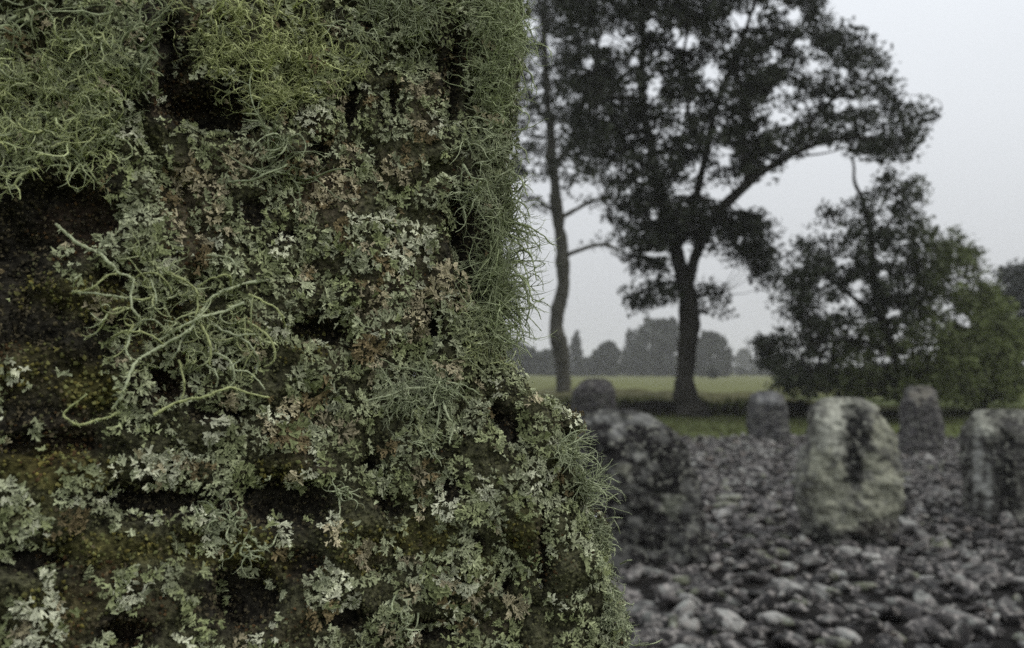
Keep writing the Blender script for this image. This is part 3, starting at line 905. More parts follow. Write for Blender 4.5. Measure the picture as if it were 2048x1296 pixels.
# what grows where on the stone
def blob(px, py, lst, jit=0.0):
    m = np.zeros_like(px)
    for e in lst:
        cx, cy, rx, ry, s = e[:5]
        m = np.maximum(m, s * sstep(1.25, 0.5, ell(px, py, cx, cy, rx, ry, e[5] if len(e) > 5 else 0) + jit))
    return m

MOSS = [(180, 775, 70, 50, 1), (110, 940, 130, 45, 1), (430, 1090, 120, 45, .9), (230, 1100, 150, 45, .9), (850, 1075, 75, 45, .8), (1040, 1065, 30, 60, .7), (720, 1100, 60, 60, .6), (600, 690, 60, 40, .5), (150, 590, 120, 50, .6),
        (80, 740, 120, 60, .5), (560, 940, 60, 30, .6), (60, 1020, 70, 40, .5), (330, 660, 100, 60, .4), (960, 1140, 40, 50, .5), (540, 1130, 60, 40, .5), (100, 1220, 100, 60, .5), (700, 470, 60, 30, .3)]
TAN = [(370, 400, 75, 90, 1), (650, 395, 70, 60, .8), (860, 200, 40, 60, .9), (760, 330, 90, 40, .7), (590, 870, 70, 50, 1), (740, 1110, 40, 34, 1), (830, 590, 110, 70, .8), (640, 560, 90, 40, .4), (700, 700, 90, 40, .7),
       (560, 1120, 40, 40, .6), (1000, 1250, 40, 30, .7), (480, 330, 70, 40, .8), (840, 520, 60, 50, .6), (760, 620, 60, 40, .8), (620, 930, 50, 30, .8), (410, 470, 60, 50, .5)]
BRIGHT = [(350, 930, 80, 55, 1), (260, 1175, 45, 40, 1), (355, 1205, 36, 30, 1.1), (665, 1180, 55, 45, 1.1), (50, 1030, 60, 50, .9), (900, 1160, 70, 50, .8), (60, 1240, 70, 50, .8), (620, 780, 60, 50, .7), (560, 860, 60, 40, .8),
          (780, 480, 100, 60, .5), (700, 500, 60, 40, .5), (470, 970, 60, 40, .6), (930, 1010, 50, 50, .6), (1040, 960, 40, 40, .6), (360, 530, 70, 30, .6), (270, 450, 60, 40, .6), (210, 940, 40, 40, .8), (420, 1030, 60, 40, .7), (520, 1090, 50, 30, .6)]
BARE = [(60, 420, 190, 110, 1), (40, 600, 150, 120, .8), (100, 740, 150, 120, .8), (420, 210, 160, 60, .9), (320, 90, 60, 110, .9), (60, 870, 160, 60, .7), (330, 1000, 160, 45, .8), (520, 1010, 130, 70, .85), (470, 1200, 90, 100, .75),
        (200, 640, 120, 60, .6), (640, 660, 90, 40, .8), (930, 480, 50, 140, .9), (910, 150, 40, 130, .8), (250, 1260, 70, 40, 1), (330, 770, 90, 50, .7)]

cover_j = 0.30 * fbm(G, 60, 3, 71)
moss_g = blob(qx, qy, MOSS, cover_j)
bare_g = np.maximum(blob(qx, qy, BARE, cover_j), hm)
tan_g = blob(qx, qy, TAN, cover_j)
pn = fbm(G, 75, 4, 73)
base_c = np.array([0.062, 0.062, 0.034]) + 0.0 * G
base_c = base_c * (1 + 0.7 * pn[..., None])
base_c = base_c + (np.array([0.12, 0.095, 0.065]) - base_c) * (tan_g * 0.6)[..., None]
dk = np.array([0.020, 0.018, 0.013]) * (1 + 0.8 * fbm(G, 160, 3, 75))[..., None]  # near-black bare rock; in the hollows this colour stands in for shade
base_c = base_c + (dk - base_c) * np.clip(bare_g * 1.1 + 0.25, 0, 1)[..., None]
mc = np.array([0.060, 0.055, 0.016]) * (1 + 0.7 * fbm(G, 130, 3, 77))[..., None]
base_c = base_c + (mc - base_c) * (moss_g * 0.75)[..., None]
rust = sstep(0.15, 0.5, fbm(G, 38, 3, 79))[..., None] * 0.22 * (qx < 700)[..., None]
base_c = base_c + (np.array([0.055, 0.030, 0.016]) - base_c) * rust
base_c = np.clip(base_c, 0.004, 1)

idx = np.arange(NR * NC).reshape(NR, NC)
A_, B_ = idx[:-1], idx[1:]
sq = np.stack([A_, np.roll(A_, -1, 1), np.roll(B_, -1, 1), B_], -1).reshape(-1, 4)
capc = G[-1].mean(0) + [0, 0, 0.05]
SV = np.vstack([G.reshape(-1, 3), capc])
scap = np.stack([idx[-1], np.roll(idx[-1], -1), np.full(NC, NR * NC)], -1)
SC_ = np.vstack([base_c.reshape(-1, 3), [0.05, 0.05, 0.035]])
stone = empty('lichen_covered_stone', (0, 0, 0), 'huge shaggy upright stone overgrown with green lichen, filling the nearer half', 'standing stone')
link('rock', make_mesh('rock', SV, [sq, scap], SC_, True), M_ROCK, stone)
STONE_BVH = BVHTree.FromPolygons([tuple(v) for v in SV], [tuple(int(i) for i in f) for f in sq])

# height map of the front so that strands stay outside the rock
HX = np.linspace(-0.27, 0.12, 132)
HZ = np.linspace(1.22, 1.78, 188)
HM = np.full((len(HZ), len(HX)), 9.0)
for i, z in enumerate(HZ):
    for j, x in enumerate(HX):
        h = STONE_BVH.ray_cast(Vector((x, 0.1, z)), Vector((0, 1, 0)), 0.6)
        if h[0] is not None and h[0].y < 0.52:
            HM[i, j] = h[0].y

def front_y(P):
    u = np.clip((P[..., 0] - HX[0]) / (HX[1] - HX[0]), 0, len(HX) - 1.001)
    v = np.clip((P[..., 2] - HZ[0]) / (HZ[1] - HZ[0]), 0, len(HZ) - 1.001)
    i, j = v.astype(int), u.astype(int)
    return np.minimum(np.minimum(HM[i, j], HM[i, j + 1]), np.minimum(HM[i + 1, j], HM[i + 1, j + 1]))

# sample the displaced surface by area
def surface_samples(n, rmask):
    a, b, c_, d_ = G[:-1], np.roll(G, -1, 1)[:-1], np.roll(G, -1, 1)[1:], G[1:]
    area = np.linalg.norm(np.cross(c_ - a, d_ - b), axis=-1) * 0.5 * rmask[:-1]
    p = (area / area.sum()).ravel()
    k = RNG.choice(len(p), n, p=p)
    i, j = k // NC, k % NC
    u, v = RNG.uniform(0, 1, (n, 1)), RNG.uniform(0, 1, (n, 1))
    Q = (a[i, j] * (1 - u) + b[i, j] * u) * (1 - v) + (d_[i, j] * (1 - u) + c_[i, j] * u) * v
    Nn = norm(np.cross(b[i, j] - d_[i, j], c_[i, j] - a[i, j]))
    Nn = np.where((np.sum(Nn * NRM[i, j], 1) < 0)[:, None], -Nn, Nn)
    return Q, norm(Nn + NRM[i, j] * 0.8)

def lobe_shape(k, fine=False):
    """one lichen lobe growing along +x: narrow foot, then two to four uneven, ruffled fingers with notches between"""
    r = np.random.default_rng(400 + k)
    tips = r.integers(2, 5)
    pts = [(-0.3, -0.15), (0.15, -r.uniform(0.16, 0.34))]
    spread_ = r.uniform(0.34, 0.62)
    ys = np.linspace(-spread_, spread_, tips) + r.normal(0, 0.05, tips)
    for i, y in enumerate(ys):
        L = r.uniform(0.55, 1.2)
        wd = 0.55 * spread_ / max(tips - 1, 1) + 0.05
        pts += [(L * 0.9, y - wd), (L, y + wd * 0.4)]
        if fine:
            pts += [(L * 0.93, y + wd)]
        if i < tips - 1:
            pts.append((L * r.uniform(0.45, 0.75), (y + ys[i + 1]) / 2))
    pts += [(0.15, r.uniform(0.16, 0.34)), (-0.3, 0.15)]
    P = np.array(pts) + r.normal(0, 0.04, (len(pts), 2))
    rim = 0.12 * np.clip(P[:, 0], 0, 1) + r.uniform(-0.14, 0.24, len(P)) * np.clip(P[:, 0] + 0.3, 0, 1)
    V = np.vstack([[0.3, 0, -0.03], np.column_stack([P, rim])])
    n = len(P)
    return V, np.array([(0, 1 + i, 1 + (i + 1) % n) for i in range(n)])

LOBES = [lobe_shape(k) for k in range(24)]

def frames(n_, rng=RNG):
    a = norm(np.cross(n_, rng.normal(size=n_.shape)))
    return a, np.cross(n_, a)

def place_lobes(Q, Nn, S, col, shapes, pile, along=None):
    n = len(Q)
    which = RNG.integers(len(shapes), size=n)
    if along is None:
        A, B = frames(Nn)
    else:
        A = norm(along - Nn * np.sum(along * Nn, 1)[:, None]); B = np.cross(Nn, A)
    for k in range(len(shapes)):
        s = which == k
        if not s.any():
            continue
        V, f = shapes[k]
        W = Q[s][:, None] + S[s][:, None, None] * (V[None, :, 0:1] * A[s][:, None] + V[None, :, 1:2] * B[s][:, None] + V[None, :, 2:3] * Nn[s][:, None])
        m = W.shape[0]
        ff = (f[None] + (np.arange(m) * len(V))[:, None, None]).reshape(-1, 3)
        shade = 0.85 + 0.25 * np.clip(np.linalg.norm(V[:, :2], axis=1), 0, 1)      # lobe margins are paler than their centres
        pile.add(W.reshape(-1, 3), ff, (col[s][:, None] * shade[None, :, None]).reshape(-1, 3))

rmask = (G[..., 2] > 1.25) & (G[..., 2] < 1.75) & (G[..., 0] > -0.225) & (G[..., 1] < 0.54)
rmask = rmask.astype(float) * np.where(G[..., 1] > 0.47, 0.35, 1.0)

grey = np.array([0.365, 0.385, 0.255]); green = np.array([0.245, 0.272, 0.130]); tan = np.array([0.450, 0.400, 0.262]); lite = np.array([0.52, 0.53, 0.385]); brown = np.array([0.19, 0.150, 0.080])
# lichen bodies: each a rosette whose lobes radiate from its middle and share one colour
TQ, TN = surface_samples(5200, rmask)
tpx, tpy = proj(TQ)
tj = 0.30 * fbm(TQ, 60, 3, 71)
t_tan, t_bri = blob(tpx, tpy, TAN, tj), blob(tpx, tpy, BRIGHT, tj)
r1, r2 = RNG.uniform(0, 1, len(TQ)), RNG.uniform(0, 1, (len(TQ), 1))
T_col = grey * r2 + green * (1 - r2)
T_col = np.where((r1 < 0.05 + 0.62 * t_tan)[:, None], tan * (0.7 + 0.4 * r2), T_col)
T_col = np.where(((r1 > 0.95 - 0.62 * t_bri))[:, None], lite * (0.85 + 0.25 * r2), T_col)
T_col = np.where((RNG.uniform(0, 1, len(TQ)) < 0.04 + 0.08 * t_tan)[:, None], brown, T_col)
T_col = T_col * RNG.uniform(0.72, 1.25, (len(TQ), 1))
T_size = RNG.uniform(0.8, 1.25, len(TQ))
T_lift = RNG.uniform(0.0, 0.0022, len(TQ))

Q, Nn = surface_samples(190000, rmask)
px, py = proj(Q)
# nearest two bodies of every sample, through a coarse grid on (x + side depth, z)
key = lambda P: np.stack([P[:, 0] + 0.9 * np.maximum(P[:, 1] - 0.42, 0) + 0.0, P[:, 2]], -1)
tk, qk = key(TQ), key(Q)
cell = 0.012
bins = {}
for i, (a_, b_) in enumerate(np.floor(tk / cell).astype(int)):
    bins.setdefault((a_, b_), []).append(i)
near1 = np.zeros(len(Q), int); d1 = np.full(len(Q), 9.0); d2 = np.full(len(Q), 9.0)
qc = np.floor(qk / cell).astype(int)
order = np.lexsort((qc[:, 1], qc[:, 0]))
cuts = np.flatnonzero(np.any(np.diff(qc[order], axis=0) != 0, axis=1)) + 1
for grp in np.split(order, cuts):
    a_, b_ = qc[grp[0]]
    cand = [i for da in (-1, 0, 1) for db in (-1, 0, 1) for i in bins.get((a_ + da, b_ + db), ())]
    if not cand:
        continue
    cand = np.array(cand)
    D = np.linalg.norm(Q[grp][:, None] - TQ[cand][None], axis=2) / T_size[cand][None]
    o2 = np.argsort(D, axis=1)
    near1[grp] = cand[o2[:, 0]]
    d1[grp] = D[np.arange(len(grp)), o2[:, 0]]
    if len(cand) > 1:
        d2[grp] = D[np.arange(len(grp)), o2[:, 1]]
rim_ = np.clip(d1 / np.maximum(d2, 1e-6), 0, 1)              # 1 on the seam between two bodies
jit = 0.30 * fbm(Q, 60, 3, 71)
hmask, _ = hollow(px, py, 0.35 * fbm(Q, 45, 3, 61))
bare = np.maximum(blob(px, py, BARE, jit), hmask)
moss = blob(px, py, MOSS, jit)
tanm = blob(px, py, TAN, jit)
bright = blob(px, py, BRIGHT, jit)
patch = fbm(Q, 95, 3, 91)
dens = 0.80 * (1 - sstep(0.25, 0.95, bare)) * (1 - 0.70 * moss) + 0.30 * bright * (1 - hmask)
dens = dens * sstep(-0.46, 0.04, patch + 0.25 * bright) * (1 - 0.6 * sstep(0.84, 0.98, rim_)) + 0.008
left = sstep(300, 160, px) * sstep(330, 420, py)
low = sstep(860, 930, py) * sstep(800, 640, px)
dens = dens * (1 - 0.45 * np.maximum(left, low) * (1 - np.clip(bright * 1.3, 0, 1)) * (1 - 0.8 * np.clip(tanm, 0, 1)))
thr = np.clip(0.5 + 1.15 * fbm(Q, 170, 2, 97), 0.02, 1)                # clumped, so that lobes come in company
pale = (RNG.uniform(0, 1, len(Q)) < 0.85) & (dens * 1.2 > thr)
Q, Nn, px, py, near1, rim_, patch = Q[pale], Nn[pale], px[pale], py[pale], near1[pale], rim_[pale], patch[pale]
rad = Q - TQ[near1]
rad = norm(rad + 0.0012 * RNG.normal(size=rad.shape))
Sp = (0.00095 + 0.0011 * RNG.uniform(0, 1, len(Q)) ** 1.5) * T_size[near1] * (1 + 0.25 * bright[pale])
Np = norm(Nn - 0.20 * rad + 0.20 * RNG.normal(size=Nn.shape))
lift = 0.0002 + 0.0016 * RNG.uniform(0, 1, len(Q)) + T_lift[near1] + 0.0018 * (1 - rim_) + 0.0014 * patch
Cp = T_col[near1] * RNG.uniform(0.72, 1.22, (len(Q), 1))
Qp = Q + Nn * np.maximum(lift, 0.0001)[:, None]
vis = (px > 10) & (px < 1240) & (py > 10) & (py < 1286) & (Np[:, 1] < -0.45)
solo = np.argsort(-np.where(vis, Sp, 0))[:300]
rest = np.ones(len(Qp), bool); rest[solo] = False
pile = Pile()
place_lobes(Qp[rest], Np[rest], Sp[rest], Cp[rest], LOBES, pile, rad[rest])
link('lichen_crust', pile.mesh('lichen_crust', True), M_LOBE, stone, kind='stuff')
# the three hundred largest lobes as pieces of their own
from mathutils import Matrix
BIG = [lobe_shape(900 + k, True) for k in range(12)]
solo_mesh = {}
A = norm(rad[solo] - Np[solo] * np.sum(rad[solo] * Np[solo], 1)[:, None]); B = np.cross(Np[solo], A)
for k, i in enumerate(solo):
    s = int(RNG.integers(12)); cidx = int(np.argmin([np.abs(Cp[i] - c_).sum() for c_ in (grey, lite, tan, green)]))
    if (s, cidx) not in solo_mesh:
        V, f = BIG[s]
        cc = (grey, lite, tan, green)[cidx]
        me = make_mesh('lichen_lobe', V, f, np.array(cc)[None] * (0.85 + 0.25 * np.clip(np.linalg.norm(V[:, :2], axis=1), 0, 1))[:, None], True)
        me.materials.append(M_LOBE)
        solo_mesh[(s, cidx)] = me
    o = bpy.data.objects.new('lichen_lobe', solo_mesh[(s, cidx)])
    COL.objects.link(o)
    o.parent = stone
    R3 = np.stack([A[k], B[k], Np[i]], 1) * Sp[i] * 1.1
    p = Qp[i] + Np[i] * 0.0006
    o.matrix_basis = Matrix([[*R3[0], p[0]], [*R3[1], p[1]], [*R3[2], p[2]], [0, 0, 0, 1]])

# small granular moss and crust in the hollows
TINY = []
for k in range(8):
    r = np.random.default_rng(700 + k)
    a = np.arange(4) / 4 * 6.283
    V = np.vstack([[0, 0, 0.9], np.stack([np.cos(a) * r.uniform(0.6, 1.2, 4), np.sin(a) * r.uniform(0.6, 1.2, 4), r.uniform(-0.5, 0.1, 4)], -1)])
    TINY.append((V, np.array([(0, 1 + i, 1 + (i + 1) % 4) for i in range(4)])))
Q, Nn = surface_samples(64000, rmask)
px, py = proj(Q)
jit = 0.30 * fbm(Q, 60, 3, 71)
moss = blob(px, py, MOSS, jit)
hmask, _ = hollow(px, py, 0.35 * fbm(Q, 45, 3, 61))
bare = np.maximum(blob(px, py, BARE, jit), hmask)
t = RNG.uniform(0, 1, (len(Q), 1))
mosscol = np.array([0.150, 0.128, 0.036]) * (1 - t) + np.array([0.130, 0.140, 0.055]) * t
drab = np.array([0.026, 0.024, 0.017]) * (1 - t) + np.array([0.085, 0.072, 0.042]) * t  # dull crust grains; dark end adds painted shade inside the hollows
olive = np.array([0.085, 0.085, 0.042])
ism = (RNG.uniform(0, 1, len(Q)) < moss)[:, None]
isb = (RNG.uniform(0, 1, len(Q)) < bare)[:, None]
cc = np.where(ism, mosscol, np.where(isb, drab, olive)) * RNG.uniform(0.5, 1.5, (len(Q), 1))
rustd = (fbm(Q, 38, 3, 79) > 0.2)[:, None] & (RNG.uniform(0, 1, len(Q)) < 0.25)[:, None]
cc = np.where(rustd, np.array([0.085, 0.052, 0.024]) * (0.6 + 0.6 * t), cc)
pile = Pile()
place_lobes(Q + Nn * RNG.uniform(0.0, 0.0012, (len(Q), 1)), norm(Nn + 0.4 * RNG.normal(size=Nn.shape)), RNG.uniform(0.0004, 0.0010, len(Q)) * (1 + 0.2 * ism[:, 0]), cc, TINY, pile)
link('moss_crust', pile.mesh('moss_crust'), M_LOBE, stone, kind='stuff')

Q, Nn = surface_samples(30000, rmask)
px, py = proj(Q)
jit = 0.30 * fbm(Q, 60, 3, 71)
moss = blob(px, py, MOSS, jit)
bare = blob(px, py, BARE, jit)
hmask, _ = hollow(px, py, 0.35 * fbm(Q, 45, 3, 61))
keep = RNG.uniform(0, 1, len(Q)) < np.clip(np.maximum(moss, bare) * sstep(-0.25, 0.2, fbm(Q, 120, 2, 99)) * (1 - 0.7 * hmask), 0, 0.7)
Q, Nn, moss = Q[keep], Nn[keep], moss[keep]
t = RNG.uniform(0, 1, (len(Q), 1))
cc = np.where((RNG.uniform(0, 1, len(Q)) < moss)[:, None], np.array([0.150, 0.138, 0.048]), np.array([0.105, 0.088, 0.052])) * (0.5 + t)
pile = Pile()
place_lobes(Q + Nn * RNG.uniform(0.0002, 0.0016, (len(Q), 1)), norm(Nn + 0.3 * RNG.normal(size=Nn.shape)), RNG.uniform(0.0007, 0.0015, len(Q)), cc, LOBES, pile)
link('stunted_crust', pile.mesh('stunted_crust', True), M_LOBE, stone, kind='stuff')

# coarser growth on the rest of the stone, outside the photograph
rm2 = np.where((rmask > 0) | (G[..., 2] < 0.03), 0.0, 1.0)
Q, Nn = surface_samples(5000, rm2)
t = RNG.uniform(0, 1, (len(Q), 1))
pile = Pile()
place_lobes(Q + Nn * 0.002, norm(Nn + 0.3 * RNG.normal(size=Nn.shape)), RNG.uniform(0.004, 0.011, len(Q)), (grey * t + green * (1 - t)) * RNG.uniform(0.6, 1.2, (len(Q), 1)), LOBES, pile)
link('coarse_lichen_crust', pile.mesh('coarse_lichen_crust'), M_LOBE, stone, kind='stuff')

# ------------------------------------------------------------------ beard lichen tufts on the stone
def hit(px, py):
    d = ray(px, py)
    h = STONE_BVH.ray_cast(Vector(CAM), Vector(d).normalized(), 2.0)
    if h[0] is None:
        return None
    n = np.array(h[1])
    if np.dot(n, d) > 0: n = -n
    return np.array(h[0]), n

def walk(P0, D0, N, step, curl, droop, wander=0.25, clear=0.0008):
    S = len(P0)
    P = np.empty((S, N, 3)); P[:, 0] = P0
    D = norm(D0)
    W = RNG.normal(size=(S, 3)) * curl
    for i in range(1, N):
        W = W * (1 - wander) + RNG.normal(size=(S, 3)) * curl * math.sqrt(2 * wander)
        D = norm(D + np.cross(W, D) + np.array([0, 0, -droop]))
        nxt = P[:, i - 1] + D * step[:, None]
        lim = front_y(nxt) - clear
        inside = (nxt[:, 1] > lim) & (lim < 1)
        push = np.where(inside & (nxt[:, 1] - lim < 0.02), lim, nxt[:, 1])
        nxt[:, 1] = push
        D = norm(nxt - P[:, i - 1])
        P[:, i] = nxt
    return P

YG = np.array([0.400, 0.430, 0.205]); GG = np.array([0.350, 0.390, 0.240]); PG = np.array([0.460, 0.500, 0.320]); DG = np.array([0.230, 0.260, 0.140])

def tuft(label, starts, n, length, rad, direction=(0, 0, 0), out=0.6, spread=0.5, curl=0.25, droop=0.05, child=1.0, grand=0.0, N=14, c0=YG, c1=GG, sides=3, fibrils=0, traced=(), locks=0, flen=(1.2, 3.4)):
    """starts: (px, py, rx, ry, weight) patches of the stone from which strands grow; direction: (right, towards viewer, up)"""
    pile = Pile()
    pts, nrm_ = [], []
    wts = np.array([s[4] for s in starts], float); wts /= wts.sum()
    tries = 0
    while len(pts) < n and tries < n * 8:
        tries += 1
        s = starts[RNG.choice(len(starts), p=wts)]
        a, r = RNG.uniform(0, 6.283), math.sqrt(RNG.uniform(0, 1))
        hx_, hy_ = s[0] + s[2] * r * math.cos(a), s[1] + s[3] * r * math.sin(a)
        h = hit(hx_, hy_)
        for _ in range(14):                 # past the outline: root on the nearest bit of edge
            if h is not None and h[0][1] <= 0.56:
                break
            hx_ -= 4
            h = hit(hx_, hy_)
        if h is None or h[0][1] > 0.56:
            continue
        pts.append(h[0] - ray(s[0], s[1]) * 0.0005); nrm_.append(h[1])
    if pts:
        P0, N0 = np.array(pts), np.array(nrm_)
        dr = np.array([direction[0], -direction[1], direction[2]], float)
        tone = np.ones((len(P0), 1))
        if locks:                           # strands gathered into locks that share a root and a direction
            ci = RNG.integers(len(P0), size=locks)
            mem = np.argmin(np.linalg.norm(P0[:, None] - P0[ci][None], axis=2), 1)
            ld = norm(out * N0[ci] + dr + spread * RNG.normal(size=(locks, 3)))
            D0 = norm(ld[mem] + 0.35 * RNG.normal(size=P0.shape))
            P0 = P0 * 0.45 + P0[ci][mem] * 0.55
            tone = RNG.uniform(0.55, 1.3, (locks, 1))[mem]
        else:
            D0 = norm(out * N0 + dr + spread * RNG.normal(size=P0.shape))
        L = length * RNG.uniform(0.55, 1.25, len(P0))
        P = walk(P0, D0, N, L / (N - 1), curl, droop)
        tpr = np.linspace(1, 0.22, N)[None]
        R = rad * RNG.uniform(0.7, 1.25, (len(P0), 1)) * tpr
        R = R * (1 + 0.18 * RNG.normal(size=R.shape)).clip(0.6, 1.5)
        def colours(S):
            t = RNG.uniform(0, 1, (S, 1))
            return (c0 * t + c1 * (1 - t)) * RNG.uniform(0.7, 1.2, (S, 1))
        V, f, C = tubes(P, R, sides, colours(len(P)) * tone)
        pile.add(V, f, C)
        gens = [(P, R)]
        for lvl, mult in ((0, child), (1, grand)):
            if not mult: break
            PP, RR = gens[-1]
            m = int(len(PP) * mult)
            i = RNG.integers(len(PP), size=m)
            j = RNG.integers(2, PP.shape[1] - 2, size=m)
            T = norm(PP[i, j + 1] - PP[i, j])
            D = norm(T + 0.75 * RNG.normal(size=T.shape) + 0.15 * dr)
            n2 = max(5, int(PP.shape[1] * 0.55))
            l2 = length * (0.42 if lvl == 0 else 0.2) * RNG.uniform(0.5, 1.3, m)
            P2 = walk(PP[i, j], D, n2, l2 / (n2 - 1), curl * 1.7, droop)
            R2 = RR[i, j][:, None] * np.linspace(0.75, 0.18, n2)[None] * (1 + 0.15 * RNG.normal(size=(m, n2))).clip(0.6, 1.4)
            V, f, C = tubes(P2, R2, 3, colours(m))
            pile.add(V, f, C)
            gens.append((P2, R2))
    else:
        gens = []
    for tr in traced:                       # single strands that can be followed one by one
        k = np.array([q_[:2] for q_ in tr['p']], float)
        cur = catmull(k, 9 * len(k))
        cur = cur + np.stack([fbm(np.column_stack([cur, 0 * cur[:, 0]]), 0.06, 2, int(k[0, 0]) + q_) for q_ in (0, 1)], -1) * 3.0
        hts = np.interp(np.linspace(0, 1, len(cur)), np.linspace(0, 1, len(tr.get('h', (0.004, 0.012, 0.010)))), tr.get('h', (0.004, 0.012, 0.010)))
        PT, last = [], None
        for (a, b), hh in zip(cur, hts):
            h = hit(a, b)
            dv_ = ray(a, b)
            dd = h[0][1] if h is not None and h[0][1] < 0.5 else (last if last is not None else 0.42)
            last = dd if last is None else 0.8 * last + 0.2 * dd          # strands bridge the hollows
            PT.append(at(a, b, min(last - hh, dd - 0.001) if h is not None else last - hh))
        PT = np.array(PT)
        r0 = tr.get('r', 0.0010) * 0.68 * last / 0.41
        RT = (r0 * np.linspace(1.0, 0.6, len(PT)) * (1 + 0.2 * RNG.normal(size=len(PT))).clip(0.6, 1.5))
        cb = (c0 if RNG.uniform() < 0.6 else c1) * RNG.uniform(0.72, 1.02)
        V, f, C = tubes(PT[None], RT[None], 5, cb[None])
        pile.add(V, f, C)
        gens.append((PT[None], RT[None]))
    if fibrils:
        for PP, RR in gens:
            m = int(PP.shape[0] * PP.shape[1] * fibrils)
            if m == 0: continue
            i = RNG.integers(len(PP), size=m); j = RNG.integers(0, PP.shape[1] - 1, size=m)
            u = RNG.uniform(0, 1, (m, 1))
            st = PP[i, j] * (1 - u) + PP[i, j + 1] * u
            T = norm(PP[i, j + 1] - PP[i, j])
            D = norm(np.cross(T, RNG.normal(size=T.shape)) + 0.4 * T)
            P3 = np.stack([st, st + D * (RR[i, j] * RNG.uniform(*flen, m))[:, None]], 1)
            R3 = np.stack([RR[i, j] * 0.4, RR[i, j] * 0.15], 1)
            t = RNG.uniform(0, 1, (m, 1))
            V, f, C = tubes(P3, R3, 3, (c0 * t + c1 * (1 - t)) * RNG.uniform(0.8, 1.25, (m, 1)))
            pile.add(V, f, C)
    return link('lichen_tuft', pile.mesh('lichen_tuft', True), M_STRAND, stone, label=label)

tuft('large soft mound of green beard lichen at the upper left corner', [(60, 180, 130, 90, 3), (170, 140, 110, 90, 2), (60, 300, 120, 50, 1.6), (180, 250, 70, 90, 1.5)], 230, 0.021, 0.00052, out=1.6, spread=0.9, curl=0.42, droop=0.02, child=3.0, grand=1.3, N=10, c0=YG * 1.55, c1=GG * 1.3, fibrils=1.3, locks=40, flen=(2.0, 6.0))
tuft('loose grey green strands above the soft corner mound', [(80, 30, 100, 30, 1), (240, 40, 60, 50, 1.5), (270, 100, 40, 60, 1)], 45, 0.024, 0.00058, out=0.5, spread=0.7, curl=0.3, droop=0.03, child=3.0, grand=1.2, N=11, c0=GG, c1=DG, fibrils=0.9)
tuft('bright yellow green cushion of beard lichen near the top edge', [(540, 60, 100, 60, 3), (600, 150, 80, 60, 3), (470, 130, 80, 50, 1.6), (430, 50, 60, 50, 1.2), (660, 110, 50, 70, 1.5), (560, 205, 60, 30, 1)], 230, 0.020, 0.00050, out=1.3, spread=0.9, curl=0.42, droop=0.04, child=3.0, grand=1.3, N=10, c0=YG * 1.5, c1=YG * 1.0, fibrils=1.3, locks=44, flen=(2.0, 6.0))
tuft('fine grey green spray hanging from the top edge', [(800, 20, 70, 30, 2), (830, 60, 60, 40, 1), (730, 40, 40, 40, 1)], 100, 0.020, 0.00046, direction=(0.1, 0.2, -0.3), out=0.7, spread=0.6, curl=0.2, droop=0.03, child=3.0, grand=1.4, N=11, c0=GG, c1=PG, fibrils=0.6, locks=22)
tuft('dense fine fringe along the upper right edge', [(1000, 40, 35, 60, 2), (1000, 130, 30, 70, 2), (975, 200, 30, 50, 1), (970, 80, 40, 80, 1)], 210, 0.025, 0.00044, direction=(0.75, 0.05, -0.1), out=0.5, spread=0.85, curl=0.32, droop=0.02, child=2.8, grand=1.3, N=10, c0=DG * 1.9, c1=GG * 1.2, fibrils=0.7, locks=24, flen=(1.5, 4.0), traced=[dict(p=[(1030, 20), (1060, 60), (1068, 95)], r=.0006), dict(p=[(1035, 130), (1064, 150), (1062, 190)], r=.0006), dict(p=[(1020, 210), (1056, 232), (1052, 262)], r=.0006), dict(p=[(1040, 70), (1066, 84), (1078, 112)], r=.0005)])
tuft('open tangle of pale forked strands on the right edge', [(965, 280, 45, 60, 2), (1005, 300, 25, 80, 2), (1000, 370, 25, 50, 2), (950, 390, 30, 40, 1)], 110, 0.022, 0.00048, direction=(0.45, 0.15, -0.15), out=0.5, spread=0.8, curl=0.24, droop=0.02, child=3.2, grand=1.2, N=11, c0=GG, c1=PG, fibrils=0.5, locks=30,
     traced=[dict(p=[(925, 330), (945, 355), (972, 362), (978, 390), (1000, 420)], r=.0008), dict(p=[(972, 370), (950, 400), (930, 440)], r=.0006), dict(p=[(960, 362), (1000, 350), (1030, 335)], r=.0006),
             dict(p=[(1035, 105), (1062, 150), (1072, 185), (1060, 205)], r=.0005), dict(p=[(1010, 285), (1046, 298), (1060, 325)], r=.0007), dict(p=[(1010, 340), (1042, 358), (1056, 392)], r=.0007), dict(p=[(1005, 395), (1040, 405), (1062, 432)], r=.0006)])
